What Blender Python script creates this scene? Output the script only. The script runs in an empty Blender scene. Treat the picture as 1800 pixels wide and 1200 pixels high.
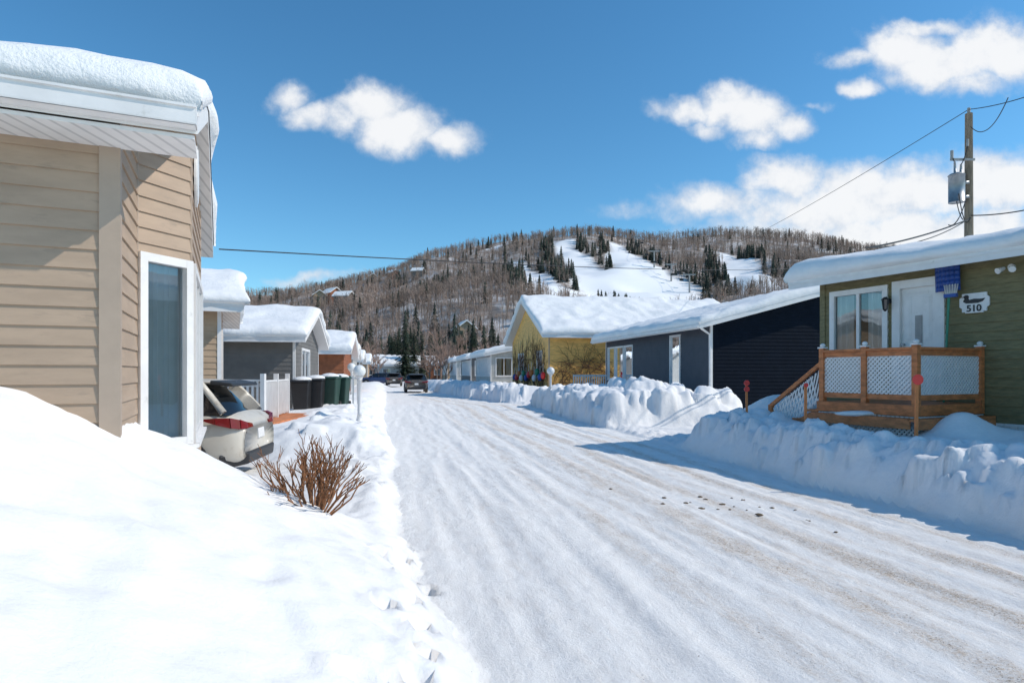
import bpy, math, random
import numpy as np
from mathutils import Vector
random.seed(7); rng=np.random.default_rng(7)
S=bpy.context.scene; COL=S.collection
FP=1100.0; HZ=655.0; CH=1.6
def PX(px,py,Y): return Vector(((px-900)/FP*Y, Y, CH-(py-HZ)/FP*Y))
def nrm2(a): l=math.hypot(*a); return (a[0]/l,a[1]/l)
dA=nrm2((-.4545,1)); nA=(dA[1],-dA[0])
dR=nrm2((-.191,1)); nR=(dR[1],-dR[0])
def neg(a): return (-a[0],-a[1])
# ---------------------------------------------------------------- materials
def newmat(name):
    m=bpy.data.materials.new(name); m.use_nodes=True
    nt=m.node_tree; b=nt.nodes['Principled BSDF']; return m,nt,b
def N(nt,t,**k):
    n=nt.nodes.new(t)
    for a,v in k.items(): setattr(n,a,v)
    return n
def mixc(nt,fac,a,b,mode='MIX'):
    n=N(nt,'ShaderNodeMix',data_type='RGBA',blend_type=mode)
    for i,x in ((0,fac),(6,a),(7,b)):
        if hasattr(x,'is_linked') or hasattr(x,'links'): nt.links.new(x,n.inputs[i])
        elif isinstance(x,(int,float)): n.inputs[i].default_value=x
        else: n.inputs[i].default_value=(*x,1)
    return n.outputs[2]
def math_(nt,op,a,b=None,c=None,clamp=False):
    n=N(nt,'ShaderNodeMath',operation=op,use_clamp=clamp)
    for i,x in enumerate((a,b,c)):
        if x is None: continue
        if hasattr(x,'links'): nt.links.new(x,n.inputs[i])
        else: n.inputs[i].default_value=x
    return n.outputs[0]
def ramp(nt,x,a,b,lo=0.,hi=1.):
    n=N(nt,'ShaderNodeMapRange',interpolation_type='SMOOTHSTEP'); nt.links.new(x,n.inputs[0])
    n.inputs[1].default_value=a;n.inputs[2].default_value=b;n.inputs[3].default_value=lo;n.inputs[4].default_value=hi
    return n.outputs[0]
def noise(nt,scale,det=4,rough=.55,vec=None,dist=0):
    n=N(nt,'ShaderNodeTexNoise'); n.inputs['Scale'].default_value=scale;n.inputs['Detail'].default_value=det
    n.inputs['Roughness'].default_value=rough;n.inputs['Distortion'].default_value=dist
    if vec is not None: nt.links.new(vec,n.inputs['Vector'])
    return n.outputs['Fac']
def objco(nt,scale=(1,1,1)):
    t=N(nt,'ShaderNodeTexCoord'); m=N(nt,'ShaderNodeMapping'); m.inputs['Scale'].default_value=scale
    nt.links.new(t.outputs['Object'],m.inputs['Vector']); return m.outputs[0]
def bump(nt,b,h,st,dist):
    n=N(nt,'ShaderNodeBump'); n.inputs['Strength'].default_value=st;n.inputs['Distance'].default_value=dist
    nt.links.new(h,n.inputs['Height']); nt.links.new(n.outputs[0],b.inputs['Normal'])
def M(name,c,rough=.6,var=.12,sc=3.,bs=0,bd=.01,bsc=30,st=(1,1,1),metal=0,spec=.5,dirt=None,dirtamt=0):
    m,nt,b=newmat(name); v=objco(nt,st)
    f=noise(nt,sc,5,.6,v)
    dk=tuple(x*(1-var*1.6) for x in c); lt=tuple(min(1,x*(1+var)) for x in c)
    col=mixc(nt,ramp(nt,f,.3,.7),dk,lt)
    if dirt:
        g=noise(nt,sc*2.3,6,.7,v); col=mixc(nt,ramp(nt,g,.62-dirtamt*.35,.85-dirtamt*.3),col,dirt)
    nt.links.new(col,b.inputs['Base Color']); b.inputs['Roughness'].default_value=rough; b.inputs['Metallic'].default_value=metal
    b.inputs['Specular IOR Level'].default_value=spec
    if bs: bump(nt,b,noise(nt,bsc,4,.6,v),bs,bd)
    return m
def snowmat(name):
    m,nt,b=newmat(name); v=objco(nt)
    col=mixc(nt,ramp(nt,noise(nt,1.3,5,.6,v),.3,.7),(.82,.81,.80),(.89,.875,.86))
    nt.links.new(col,b.inputs['Base Color']); b.inputs['Roughness'].default_value=.75; b.inputs['Specular IOR Level'].default_value=.2
    h=math_(nt,'ADD',noise(nt,5,6,.6,v),math_(nt,'MULTIPLY',noise(nt,60,3,.6,v),.2))
    bump(nt,b,h,.5,.07); return m
SNOW=snowmat('roof_snow_material')
BEIGE=M('beige_vinyl',(.42,.305,.215),.55,.06,2,.15,.002,60,(1,1,4),dirt=(.32,.24,.175),dirtamt=.25)
BEIGET=M('beige_trim',(.41,.315,.24),.5,.05)
WHITE=M('white_paint',(.76,.74,.72),.45,.04,4,dirt=(.55,.53,.49),dirtamt=.15)
OLIVE=M('olive_stained_wood',(.20,.170,.082),.75,.14,5,.5,.006,25,(1,1,5),dirt=(.13,.11,.06),dirtamt=.3)
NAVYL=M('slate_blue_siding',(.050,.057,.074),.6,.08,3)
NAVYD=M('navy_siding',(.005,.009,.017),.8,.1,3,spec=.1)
YELL=M('yellow_siding',(.84,.48,.13),.6,.12,2,.2,.004,30,(1,1,4),dirt=(.55,.33,.12),dirtamt=.3)
GREYS=M('grey_siding',(.155,.147,.138),.6,.08,3)
BRICK=M('red_brown_siding',(.30,.10,.04),.7,.15,4)
TAN=M('tan_siding',(.44,.31,.2),.6,.08,3)
CREAM=M('cream_siding',(.46,.45,.42),.6,.08,3)
CEDAR=M('orange_stained_wood',(.56,.19,.065),.6,.2,6,.4,.004,30,(1,1,3))
BLACK=M('black_plastic',(.02,.02,.022),.5,.1,4)
METAL=M('galvanised_metal',(.32,.34,.36),.45,.1,4,metal=.6)
POLE=M('weathered_pole_wood',(.25,.205,.155),.85,.2,4,.6,.01,20,(4,4,.6))
BARK=M('grey_brown_bark',(.17,.125,.10),.9,.2,6)
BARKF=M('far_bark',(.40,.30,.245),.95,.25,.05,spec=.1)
REDTW=M('red_brown_twig',(.27,.115,.045),.7,.4,30)
VINE=M('vine_bark',(.13,.07,.035),.85,.25,8)
FOL=M('conifer_needles',(.036,.050,.024),.85,.45,1.2)
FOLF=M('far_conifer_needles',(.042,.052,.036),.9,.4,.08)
RED=M('red_reflector',(.65,.03,.03),.35,.05)
ORNG=M('orange_stake',(.60,.20,.06),.6,.1,8)
BLUE=M('blue_plastic',(.02,.07,.30),.4,.1)
GRN=M('green_plastic',(.03,.22,.13),.45,.1)
DKGRN=M('dark_green_plastic',(.015,.05,.035),.5,.1)
WIRE=M('black_cable',(.015,.015,.017),.6,.05)
GREY=M('concrete_grey',(.35,.34,.33),.8,.1,5,.2)
DIRT=M('brown_dirt',(.15,.105,.065),.9,.3,20,.5)
CARW=M('dirty_pearl_paint',(.62,.57,.49),.3,.05,1.5,dirt=(.42,.35,.26),dirtamt=.35)
CARG=M('dark_grey_paint',(.08,.08,.085),.35,.1,3,dirt=(.17,.14,.11),dirtamt=.6)
CARR=M('dark_red_paint',(.18,.02,.02),.35,.1,3)
CARB=M('dark_blue_paint',(.03,.05,.12),.35,.1,3)
TYRE=M('tyre_rubber',(.022,.021,.02),.85,.2,8,dirt=(.12,.1,.08),dirtamt=.4)
RIM=M('wheel_rim',(.3,.3,.3),.4,.2,8,metal=.5)
TAIL=M('tail_light_red',(.20,.008,.01),.12,.05)
LAMPG=M('frosted_globe',(.78,.78,.76),.25,.03)
CURT=M('white_curtain',(.74,.72,.69),.8,.05)
CGLASS=M('car_glass',(.012,.014,.016),.06,.1,spec=.8)
def glass():
    m,nt,b=newmat('window_glass'); nt.nodes.remove(b)
    out=nt.nodes['Material Output']; t=N(nt,'ShaderNodeBsdfTransparent'); t.inputs[0].default_value=(.80,.85,.87,1)
    g=N(nt,'ShaderNodeBsdfGlossy'); g.inputs['Roughness'].default_value=.02
    g.inputs[0].default_value=(.9,.95,1,1)
    f=N(nt,'ShaderNodeFresnel'); f.inputs[0].default_value=1.6
    k=math_(nt,'MULTIPLY_ADD',f.outputs[0],1.2,.08,True)
    v=objco(nt); bp=N(nt,'ShaderNodeBump'); bp.inputs['Strength'].default_value=.05; bp.inputs['Distance'].default_value=.02
    nt.links.new(noise(nt,2.5,2,.5,v),bp.inputs['Height']); nt.links.new(bp.outputs[0],g.inputs['Normal'])
    mx=N(nt,'ShaderNodeMixShader'); nt.links.new(k,mx.inputs[0]); nt.links.new(t.outputs[0],mx.inputs[1]); nt.links.new(g.outputs[0],mx.inputs[2])
    nt.links.new(mx.outputs[0],out.inputs[0]); return m
GLASS=glass()
# ---------------------------------------------------------------- mesh builder
ORG={}
class MB:
    def __init__(s): s.v=[];s.f=[];s.m=[]
    def face(s,pts,m=0):
        i=len(s.v); s.v+= [tuple(p) for p in pts]; s.f.append(tuple(range(i,i+len(pts)))); s.m.append(m)
    def hexa(s,c,m=0):
        i=len(s.v); s.v+=[tuple(p) for p in c]
        for q in ((3,2,1,0),(4,5,6,7),(0,1,5,4),(1,2,6,5),(2,3,7,6),(3,0,4,7)):
            s.f.append(tuple(i+k for k in q)); s.m.append(m)
    def fbox(s,F,s0,s1,o0,o1,z0,z1,m=0):
        s.hexa([F.p(s0,o0,z0),F.p(s1,o0,z0),F.p(s1,o1,z0),F.p(s0,o1,z0),F.p(s0,o0,z1),F.p(s1,o0,z1),F.p(s1,o1,z1),F.p(s0,o1,z1)],m)
    def box(s,x0,x1,y0,y1,z0,z1,m=0):
        s.hexa([(x0,y0,z0),(x1,y0,z0),(x1,y1,z0),(x0,y1,z0),(x0,y0,z1),(x1,y0,z1),(x1,y1,z1),(x0,y1,z1)],m)
    def tube(s,pts,r,n=6,m=0,cap=True):
        pts=[Vector(p) for p in pts]; rs=r if isinstance(r,(list,tuple)) else [r]*len(pts)
        i0=len(s.v)
        for k,p in enumerate(pts):
            d=(pts[min(k+1,len(pts)-1)]-pts[max(k-1,0)]).normalized()
            a=d.cross(Vector((0,0,1)) if abs(d.z)<.9 else Vector((1,0,0))).normalized(); b=d.cross(a)
            for j in range(n):
                t=2*math.pi*j/n; s.v.append(tuple(p+(a*math.cos(t)+b*math.sin(t))*rs[k]))
        for k in range(len(pts)-1):
            for j in range(n):
                a=i0+k*n+j;b=i0+k*n+(j+1)%n; s.f.append((a,b,b+n,a+n)); s.m.append(m)
        if cap and n>2:
            s.f.append(tuple(i0+j for j in range(n))); s.m.append(m)
            s.f.append(tuple(i0+(len(pts)-1)*n+j for j in reversed(range(n)))); s.m.append(m)
    def sphere(s,c,r,m=0,nu=14,nv=9,sc=(1,1,1)):
        i0=len(s.v)
        for a in range(nv+1):
            t=math.pi*a/nv
            for b in range(nu):
                f=2*math.pi*b/nu
                s.v.append((c[0]+r*sc[0]*math.sin(t)*math.cos(f),c[1]+r*sc[1]*math.sin(t)*math.sin(f),c[2]+r*sc[2]*math.cos(t)))
        for a in range(nv):
            for b in range(nu):
                p=i0+a*nu+b;q=i0+a*nu+(b+1)%nu; s.f.append((p,p+nu,q+nu,q)); s.m.append(m)
    def mesh(s,name,mats,smooth=False,org=(0,0,0)):
        me=bpy.data.meshes.new(name)
        me.from_pydata([(a-org[0],b-org[1],c-org[2]) for a,b,c in s.v],[],s.f)
        for x in mats: me.materials.append(x)
        me.polygons.foreach_set('material_index',s.m)
        if smooth: me.polygons.foreach_set('use_smooth',[True]*len(s.f))
        me.update(); return me
class Fr:
    def __init__(s,o,d,n): s.o=o;s.d=d;s.n=n
    def p(s,a,b,z): return (s.o[0]+s.d[0]*a+s.n[0]*b, s.o[1]+s.d[1]*a+s.n[1]*b, z)
def thing(name,label,cat,loc,group=None):
    o=bpy.data.objects.new(name,None); o.empty_display_size=.3; o.location=loc; COL.objects.link(o)
    o['label']=label;o['category']=cat
    if group:o['group']=group
    ORG[o]=tuple(loc); return o
def part(parent,name,mb,mats,smooth=False,label=None):
    if not isinstance(mats,list): mats=[mats]
    o=bpy.data.objects.new(name,mb.mesh(name,mats,smooth,ORG[parent])); COL.objects.link(o); o.parent=parent; ORG[o]=ORG[parent]
    if label:o['label']=label
    return o
def solo(name,label,cat,mb,mats,loc,smooth=False,group=None):
    if not isinstance(mats,list): mats=[mats]
    o=bpy.data.objects.new(name,mb.mesh(name,mats,smooth,loc)); o.location=loc; COL.objects.link(o)
    o['label']=label;o['category']=cat; ORG[o]=tuple(loc)
    if group:o['group']=group
    return o
def bevel(o,w,seg=2):
    b=o.modifiers.new('b','BEVEL'); b.width=w;b.segments=seg;b.limit_method='ANGLE'
def subd(o,l=2):
    b=o.modifiers.new('s','SUBSURF'); b.levels=l;b.render_levels=l
# ---------------------------------------------------------------- noise
def hsh(i,j,s): 
    a=np.sin(i*127.1+j*311.7+s*74.7)*43758.5453; return a-np.floor(a)
def vn(x,y,s=0):
    xi=np.floor(x);yi=np.floor(y);fx=x-xi;fy=y-yi;fx=fx*fx*(3-2*fx);fy=fy*fy*(3-2*fy)
    return (hsh(xi,yi,s)*(1-fx)+hsh(xi+1,yi,s)*fx)*(1-fy)+(hsh(xi,yi+1,s)*(1-fx)+hsh(xi+1,yi+1,s)*fx)*fy
def fbm(x,y,s=0,o=4):
    r=0;a=.5;t=0
    for k in range(o): r=r+a*vn(x,y,s+k);t+=a;x,y=(x*.8-y*.6)*2.03+5.1,(x*.6+y*.8)*2.03+1.7;a*=.5
    return r/t-.5
def ss(a,b,x):
    t=np.clip((x-a)/(b-a),0,1); return t*t*(3-2*t)
# ---------------------------------------------------------------- terrain
def XL(y): return np.interp(y,[-10,-3,0,3.23,6.4,12,18,39,60,110],[3.3,1.45,.65,-.2,-1.1,-2.3,-3.7,-7.9,-12.2,-22])
def XR(y): return np.interp(y,[-10,-3,0,5.87,7.5,9,13,18.5,24,30.9,35,40,50,110],[9,7,6,4.85,4.6,4.15,3.6,2.5,1.7,.84,-1.2,-3.0,-5.9,-17.5])
FD_=[0,.12,.3,.6,1.2,1.7,2.1,2.6,3.2,4.6]; FZ_=[0,.12,.25,.39,.66,.90,1.18,1.46,1.60,1.64]
def height(x,y):
    wob=fbm(x*1.3+3,y*1.3,11)*.5+fbm(x*.4,y*.4,31)*.5
    d=XL(y)-x+wob*.6; e=x-XR(y)+wob*.5
    f1=(np.interp(d,FD_,FZ_)+np.interp(d-.12,FD_,FZ_)+np.interp(d+.12,FD_,FZ_))/3
    mA=1-ss(4.9,6.6,y+fbm(x*.8,y*.8,5)*.7)
    f2=np.interp(d,[0,.25,.6,1.2,2.2,4,8,14],[0,.26,.46,.62,.52,.40,.45,.45])
    mC=ss(10.8,12.0,y+fbm(x*.7,y*.7,6)*.8)
    low=np.interp(d,[0,.3,1.2,3],[0,.10,.10,.05])*(1-mC)*(1-mA)
    zl=mA*f1+mC*f2+low
    mid=ss(-3.2,-2.2,x)*np.exp(-((y-7.1)/.8)**2)*.16*(d>0)*ss(0,.4,d)
    zl=zl+mid
    f3=np.interp(e,[0,.15,.45,.8,1.3,2.4,5],[0,.24,.52,.66,.64,.52,.60])
    mD=1-ss(12.7,13.7,y+fbm(x*.9,y*.9,8)*.5)
    f4=np.interp(e,[0,.25,.6,1.1,2.6,4.2,6],[0,.38,.66,.80,.86,.60,.22])
    mE=ss(17.9,19.1,y+fbm(x*.9,y*.9,9)*.8)*(1-ss(30,31.5,y))*(1-ss(6.2,7.6,x)*.8)
    f5=np.interp(e,[0,.3,.8,1.6,3.5,6],[0,.35,.7,.85,.7,.35])
    mF=ss(32.6,34,y)*(1-ss(100,130,y))
    zr=mD*f3+mE*f4+mF*f5+.05*ss(0,.6,e)
    for (cx,cy,r,h) in ((5.9,14.0,1.15,.95),(6.75,9.45,.42,.42),(7.5,8.9,.6,.15),(7.6,16.0,1.6,.9),(6.2,12.4,.7,.15)):
        zr=zr+h*np.exp(-((x-cx)**2+(y-cy)**2)/r**2)
    z=np.where(d>0,zl,0)+np.where(e>0,zr,0)
    off=np.maximum(d,e); bank=ss(.0,.5,off)
    far=1-ss(60,140,y)
    z=z*far
    mound=mA*(d>0)
    z=z+bank*(fbm(x*1.1,y*1.1,1,5)*.15+fbm(x*5,y*5,2,4)*.045)*np.where(mound>.5,.8,1.)
    z=z+mound*bank*(np.abs(fbm(x*2.1+y,y*1.2,91,3))*-.14+fbm(x*12,y*12,92,3)*.014)
    face=ss(.02,.2,off)*(1-ss(.7,1.3,off))*np.where((d>0)&(y<6.5),.5,1)
    z=z+face*np.abs(fbm(x*3.2,y*3.2,3,4))*.26+face*np.abs(fbm(x*9,y*9,4,3))*.13
    s=x+.191*y; w=(1-ss(-.1,.3,off))
    z=z+w*(fbm(s*4.5,y*.3,21,4)*.06+fbm(s*13,y*1.0,22,3)*.03+fbm(x*16,y*16,23,3)*.016)*(1-ss(150,200,y))
    return z
fx=np.arange(-4.6,8,.05); 
def grow(a,st,k,end):
    r=[a]; 
    while abs(r[-1])<abs(end) or (r[-1]<0)!=(end<0): 
        st*=k; r.append(r[-1]+(st if end>a else -st))
    return np.array(r)
xs=np.concatenate([grow(fx[0],.05,1.05,-2500)[1:][::-1],fx,grow(fx[-1],.05,1.05,2500)[1:]])
fy=np.arange(1.0,10,.045)
y2=grow(fy[-1],.045,1.009,44); y3=grow(y2[-1],.35,1.06,3500)
ys=np.concatenate([grow(fy[0],.045,1.09,-12)[1:][::-1],fy,y2[1:],y3[1:]])
GX,GY=np.meshgrid(xs,ys); Z=height(GX,GY); Z0=Z.copy()
def blob(cx,cy,r,k=.8,sink=.45):
    R_=r*1.5
    i0,i1=np.searchsorted(xs,[cx-R_,cx+R_]); j0,j1=np.searchsorted(ys,[cy-R_,cy+R_])
    if i1<=i0 or j1<=j0: return
    ci=np.searchsorted(xs,cx);cj=np.searchsorted(ys,cy); zc=Z0[cj,ci]
    a=rng.uniform(0,3.14); X=GX[j0:j1,i0:i1]-cx;Y=GY[j0:j1,i0:i1]-cy
    A=(X*math.cos(a)+Y*math.sin(a))/r; B=(-X*math.sin(a)+Y*math.cos(a))/(r*rng.uniform(.6,1.))
    pw=rng.uniform(2.2,4.)
    q=np.clip(1-(np.abs(A)**pw+np.abs(B)**pw),0,1); tilt=(A*rng.uniform(-.35,.35)+B*rng.uniform(-.35,.35))
    h=zc+r*(-sink+k*q**.38*(1+tilt))+fbm(X*9+cx,Y*9+cy,5,2)*r*.25
    Z[j0:j1,i0:i1]=np.where(q>0,np.maximum(Z[j0:j1,i0:i1],h),Z[j0:j1,i0:i1])
for k in range(260):
    y=rng.uniform(18.8,30); x=XR(y)+.25+abs(rng.normal(.3,1.4)); 
    if x<7: blob(x,y,rng.uniform(.12,.42),1.0)
for k in range(70):
    y=rng.uniform(19.5,25); x=rng.uniform(4,6.8); blob(x,y,rng.uniform(.25,.5),1.3,.3)
for k in range(260):
    y=rng.uniform(4,13.2); blob(XR(y)+rng.uniform(.15,1.2),y,rng.uniform(.04,.10)*(1 if k%4 else 2.0),1.0)
for k in range(25):
    y=rng.uniform(12.3,13.5); blob(XR(y)+rng.uniform(.2,2.5),y,rng.uniform(.1,.25))
for k in range(120):
    y=rng.uniform(33.5,60); blob(XR(y)+rng.uniform(.3,1.8),y,rng.uniform(.2,.5))
for k in range(130):
    y=rng.uniform(11.6,45); blob(XL(y)-rng.uniform(.2,1.8),y,rng.uniform(.08,.26))
for k in range(90):
    y=rng.uniform(2.2,11); blob(XL(y)-rng.uniform(-.15,.3),y,rng.uniform(.02,.06))
def dent(cx,cy,rx,ry,h):
    global Z
    q=((GX-cx)/rx)**2+((GY-cy)/ry)**2; w=np.exp(-q*q)
    Z-= h*w; Z+= h*.3*np.exp(-(np.sqrt(q)-1.5)**2*6)*(q<9)
dent(-.62,2.55,.085,.07,.15); dent(-.52,2.62,.05,.06,.08); dent(-.45,2.35,.04,.05,.06)
for (a,b) in ((-.78,4.6),(-.88,5.0),(-.72,4.25),(-.62,3.8),(-.5,3.4),(-.42,3.0),(-.42,2.75),(-.72,3.5),(-.33,2.5),(-.95,5.5),(-.6,4.5),(-1.0,4.7)): dent(a,b,.055,.09,.13)
dent(-1.25,3.2,.10,.16,.03)
def zat(x,y): return float(Z[np.searchsorted(ys,y),np.searchsorted(xs,x)])
ny,nx=Z.shape
idx=np.arange(nx*ny).reshape(ny,nx)
Q=np.stack([idx[:-1,:-1],idx[:-1,1:],idx[1:,1:],idx[1:,:-1]],-1).reshape(-1,4)
cx=(GX[:-1,:-1]+GX[1:,1:])/2; cy=(GY[:-1,:-1]+GY[1:,1:])/2
onroad=((cx>XL(cy))&(cx<XR(cy))&(cy<110)).reshape(-1)
wobg=fbm(GX*1.3+3,GY*1.3,11)*.5+fbm(GX*.4,GY*.4,31)*.5
off=np.maximum(XL(GY)-GX+wobg*.6,GX-XR(GY)+wobg*.5)
drv=((GX>XR(GY))&(GY>13.4)&(GY<18.6)&(GX<7.5))|((GX<XL(GY))&(GX>-4.2)&(GY>7.6)&(GY<10.8))
roada=1-ss(-.05,.22,off); roada=np.maximum(roada,np.where(drv,.55,0)); roada=np.where(GY>150,0,roada)
w=(GX-XL(GY))/(XR(GY)-XL(GY))
wv_=w+fbm(GX*.15,GY*.12,81,3)*.12
band=sum(a*np.exp(-((wv_-c)/s)**2) for c,s,a in ((.17,.04,.3),(.36,.035,.7),(.52,.045,1.0),(.66,.035,1.1),(.80,.03,1.1),(.44,.015,.6),(.90,.025,.9),(.59,.012,.6),(.73,.012,.6)))
def gmesh(name,faces):
    used=np.unique(faces); mp=np.full(nx*ny,-1); mp[used]=np.arange(len(used))
    co=np.stack([GX,GY,Z],-1).reshape(-1,3)[used]; f=mp[faces]
    me=bpy.data.meshes.new(name); me.vertices.add(len(co)); me.vertices.foreach_set('co',co.ravel())
    me.loops.add(f.size); me.loops.foreach_set('vertex_index',f.ravel().astype(np.int32))
    me.polygons.add(len(f)); me.polygons.foreach_set('loop_start',np.arange(0,f.size,4,dtype=np.int32)); me.polygons.foreach_set('loop_total',np.full(len(f),4,dtype=np.int32))
    me.update(calc_edges=True); me.polygons.foreach_set('use_smooth',[True]*len(f))
    for nm,arr in (('road',roada),('band',band*roada)):
        a=me.attributes.new(nm,'FLOAT','POINT'); a.data.foreach_set('value',arr.reshape(-1)[used].astype(np.float32))
    o=bpy.data.objects.new(name,me); COL.objects.link(o); o['kind']='structure'; me.materials.append(GROUND); return o
def groundmat():
    m,nt,b=newmat('snow_and_sanded_road'); v=objco(nt)
    t=N(nt,'ShaderNodeTexCoord'); mp=N(nt,'ShaderNodeMapping'); mp.inputs['Rotation'].default_value=(0,0,-math.atan(.191))
    nt.links.new(t.outputs['Object'],mp.inputs['Vector'])
    def sc(x,y):
        q=N(nt,'ShaderNodeMapping'); q.inputs['Scale'].default_value=(x,y,1); nt.links.new(mp.outputs[0],q.inputs['Vector']); return q.outputs[0]
    ra=N(nt,'ShaderNodeAttribute',attribute_name='road').outputs['Fac']; ba=N(nt,'ShaderNodeAttribute',attribute_name='band').outputs['Fac']
    sn=mixc(nt,ramp(nt,noise(nt,1.1,5,.6,v),.3,.7),(.82,.81,.80),(.89,.875,.86))
    st=noise(nt,1,6,.65,sc(2.6,.35)); st2=noise(nt,1,6,.7,sc(9,2.2)); fine=noise(nt,38,6,.8,v); patch=noise(nt,1.8,6,.7,v)
    rd=mixc(nt,ramp(nt,st2,.35,.7),(.92,.90,.87),(.85,.82,.785))
    k=math_(nt,'MULTIPLY_ADD',ba,.25,math_(nt,'MULTIPLY',math_(nt,'ADD',math_(nt,'ADD',st,st2),patch),.345))
    sand=ramp(nt,k,.56,.90)
    sf=math_(nt,'MULTIPLY',sand,ramp(nt,fine,.38,.66,.2,1.))
    rd=mixc(nt,sf,rd,(.56,.42,.29))
    sp=noise(nt,85,2,.6,v); spk=ramp(nt,math_(nt,'MULTIPLY_ADD',sand,.13,sp),.70,.75)
    rd=mixc(nt,math_(nt,'MULTIPLY',spk,.8),rd,(.19,.135,.09))
    sp3=noise(nt,26,2,.5,v); rd=mixc(nt,math_(nt,'MULTIPLY',ramp(nt,math_(nt,'MULTIPLY_ADD',sand,.09,sp3),.76,.80),.8),rd,(.17,.12,.08))
    ice=ramp(nt,math_(nt,'MULTIPLY',st,st2),.35,.43)
    rd=mixc(nt,math_(nt,'MULTIPLY',ice,.28),rd,(.5,.49,.49))
    wm=math_(nt,'MULTIPLY',ra,ramp(nt,math_(nt,'ADD',ra,math_(nt,'MULTIPLY',fine,.5)),.3,.8))
    col=mixc(nt,wm,sn,rd)
    sp2=ramp(nt,noise(nt,70,2,.5,v),.755,.78); col=mixc(nt,math_(nt,'MULTIPLY',sp2,math_(nt,'MULTIPLY',ra,.6)),col,(.2,.16,.12))
    nt.links.new(col,b.inputs['Base Color']); b.inputs['Roughness'].default_value=.9; b.inputs['Specular IOR Level'].default_value=.1
    h=math_(nt,'ADD',math_(nt,'MULTIPLY',noise(nt,8,6,.62,v),.55),math_(nt,'MULTIPLY',math_(nt,'MULTIPLY',st2,ra),.6))
    h=math_(nt,'ADD',h,math_(nt,'MULTIPLY',fine,math_(nt,'MULTIPLY_ADD',ra,.5,.13)))
    bump(nt,b,h,.6,.042); return m
GROUND=groundmat()
gmesh('snow_ground',Q[~onroad]); gmesh('road',Q[onroad])
# ---------------------------------------------------------------- wall tools
def clip(poly,ax,val,keep_gt):
    out=[]; n=len(poly)
    for i in range(n):
        a=poly[i];b=poly[(i+1)%n]; ina=(a[ax]>=val)==keep_gt or a[ax]==val; inb=(b[ax]>=val)==keep_gt or b[ax]==val
        if ina: out.append(a)
        if ina!=inb:
            t=(val-a[ax])/(b[ax]-a[ax]); out.append((a[0]+(b[0]-a[0])*t,a[1]+(b[1]-a[1])*t))
    return out
def area(p): return abs(sum(p[i][0]*p[(i+1)%len(p)][1]-p[(i+1)%len(p)][0]*p[i][1] for i in range(len(p))))/2 if len(p)>2 else 0
def lap(mb,F,poly,ops=(),ex=.12,m=0,lip=.014):
    s0=min(p[0] for p in poly);s1=max(p[0] for p in poly)
    cuts=sorted({s0,s1,*[c for o in ops for c in (o[0],o[1])]})
    z0=min(p[1] for p in poly);z1=max(p[1] for p in poly)
    for a,b in zip(cuts,cuts[1:]):
        if b-a<1e-4 or a<s0-1e-6 or b>s1+1e-6: continue
        col=clip(clip(poly,0,a,True),0,b,False); mid=(a+b)/2
        rng_=[(z0,z1)]
        for o in ops:
            if o[0]<mid<o[1]:
                n=[]
                for (c,d) in rng_:
                    if o[2]>c: n.append((c,min(o[2],d)))
                    if o[3]<d: n.append((max(o[3],c),d))
                rng_=n
        for (c,d) in rng_:
            k=math.floor(c/ex)
            while k*ex<d:
                lo=max(c,k*ex);hi=min(d,(k+1)*ex)
                q=clip(clip(col,1,lo,True),1,hi,False)
                if area(q)>1e-5:
                    mb.face([F.p(p[0],lip*(1-(p[1]-k*ex)/ex),p[1]) for p in q],m)
                    xs_=[p[0] for p in q if abs(p[1]-lo)<1e-5]
                    if len(xs_)>1 and abs(lo-k*ex)<1e-6:
                        mb.face([F.p(min(xs_),0,lo),F.p(max(xs_),0,lo),F.p(max(xs_),lip,lo),F.p(min(xs_),lip,lo)],m)
                k+=1
def window(par,F,s0,s1,z0,z1,cols=2,rows=1,fw=.07,fm=None,curt=True,sill=True):
    fm=fm or WHITE
    g=MB(); g.face([F.p(s0,-.015,z0),F.p(s1,-.015,z0),F.p(s1,-.015,z1),F.p(s0,-.015,z1)])
    w=part(par,'window',g,GLASS)
    f=MB()
    f.fbox(F,s0-fw,s0+.02,-.04,.04,z0-fw,z1+fw);f.fbox(F,s1-.02,s1+fw,-.04,.04,z0-fw,z1+fw)
    f.fbox(F,s0+.02,s1-.02,-.04,.038,z1-.02,z1+fw);f.fbox(F,s0+.02,s1-.02,-.04,.038,z0-fw,z0+.02)
    for k in range(1,cols):
        c=s0+(s1-s0)*k/cols; f.fbox(F,c-.03,c+.03,-.035,.022,z0+.02,z1-.02)
    for k in range(1,rows):
        c=z0+(z1-z0)*k/rows; f.fbox(F,s0+.02,s1-.02,-.03,.012,c-.015,c+.015)
    part(w,'frame',f,fm)
    if sill:
        f=MB(); f.fbox(F,s0-fw-.03,s1+fw+.03,-.01,.075,z0-fw-.035,z0-fw-.002); part(w,'sill',f,fm)
    if curt:
        c=MB(); n=int(max(8,(s1-s0)*28)); 
        for side in ((s0,s0+(s1-s0)*.36),(s1-(s1-s0)*.36,s1)) if curt!='full' else ((s0,s1),):
            prev=None
            for k in range(n+1):
                a=side[0]+(side[1]-side[0])*k/n; o=-.09+.022*math.sin(k*1.9)
                if prev: c.face([F.p(prev[0],prev[1],z0-.05),F.p(a,o,z0-.05),F.p(a,o,z1+.05),F.p(prev[0],prev[1],z1+.05)])
                prev=(a,o)
        part(w,'curtain',c,CURT)
    return w
def rz(R,v): 
    ze,sl,vr,W=R
    s2=sl*vr/(W-vr)
    return ze+sl*v if v<=vr else ze+sl*vr-s2*(v-vr)
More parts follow.
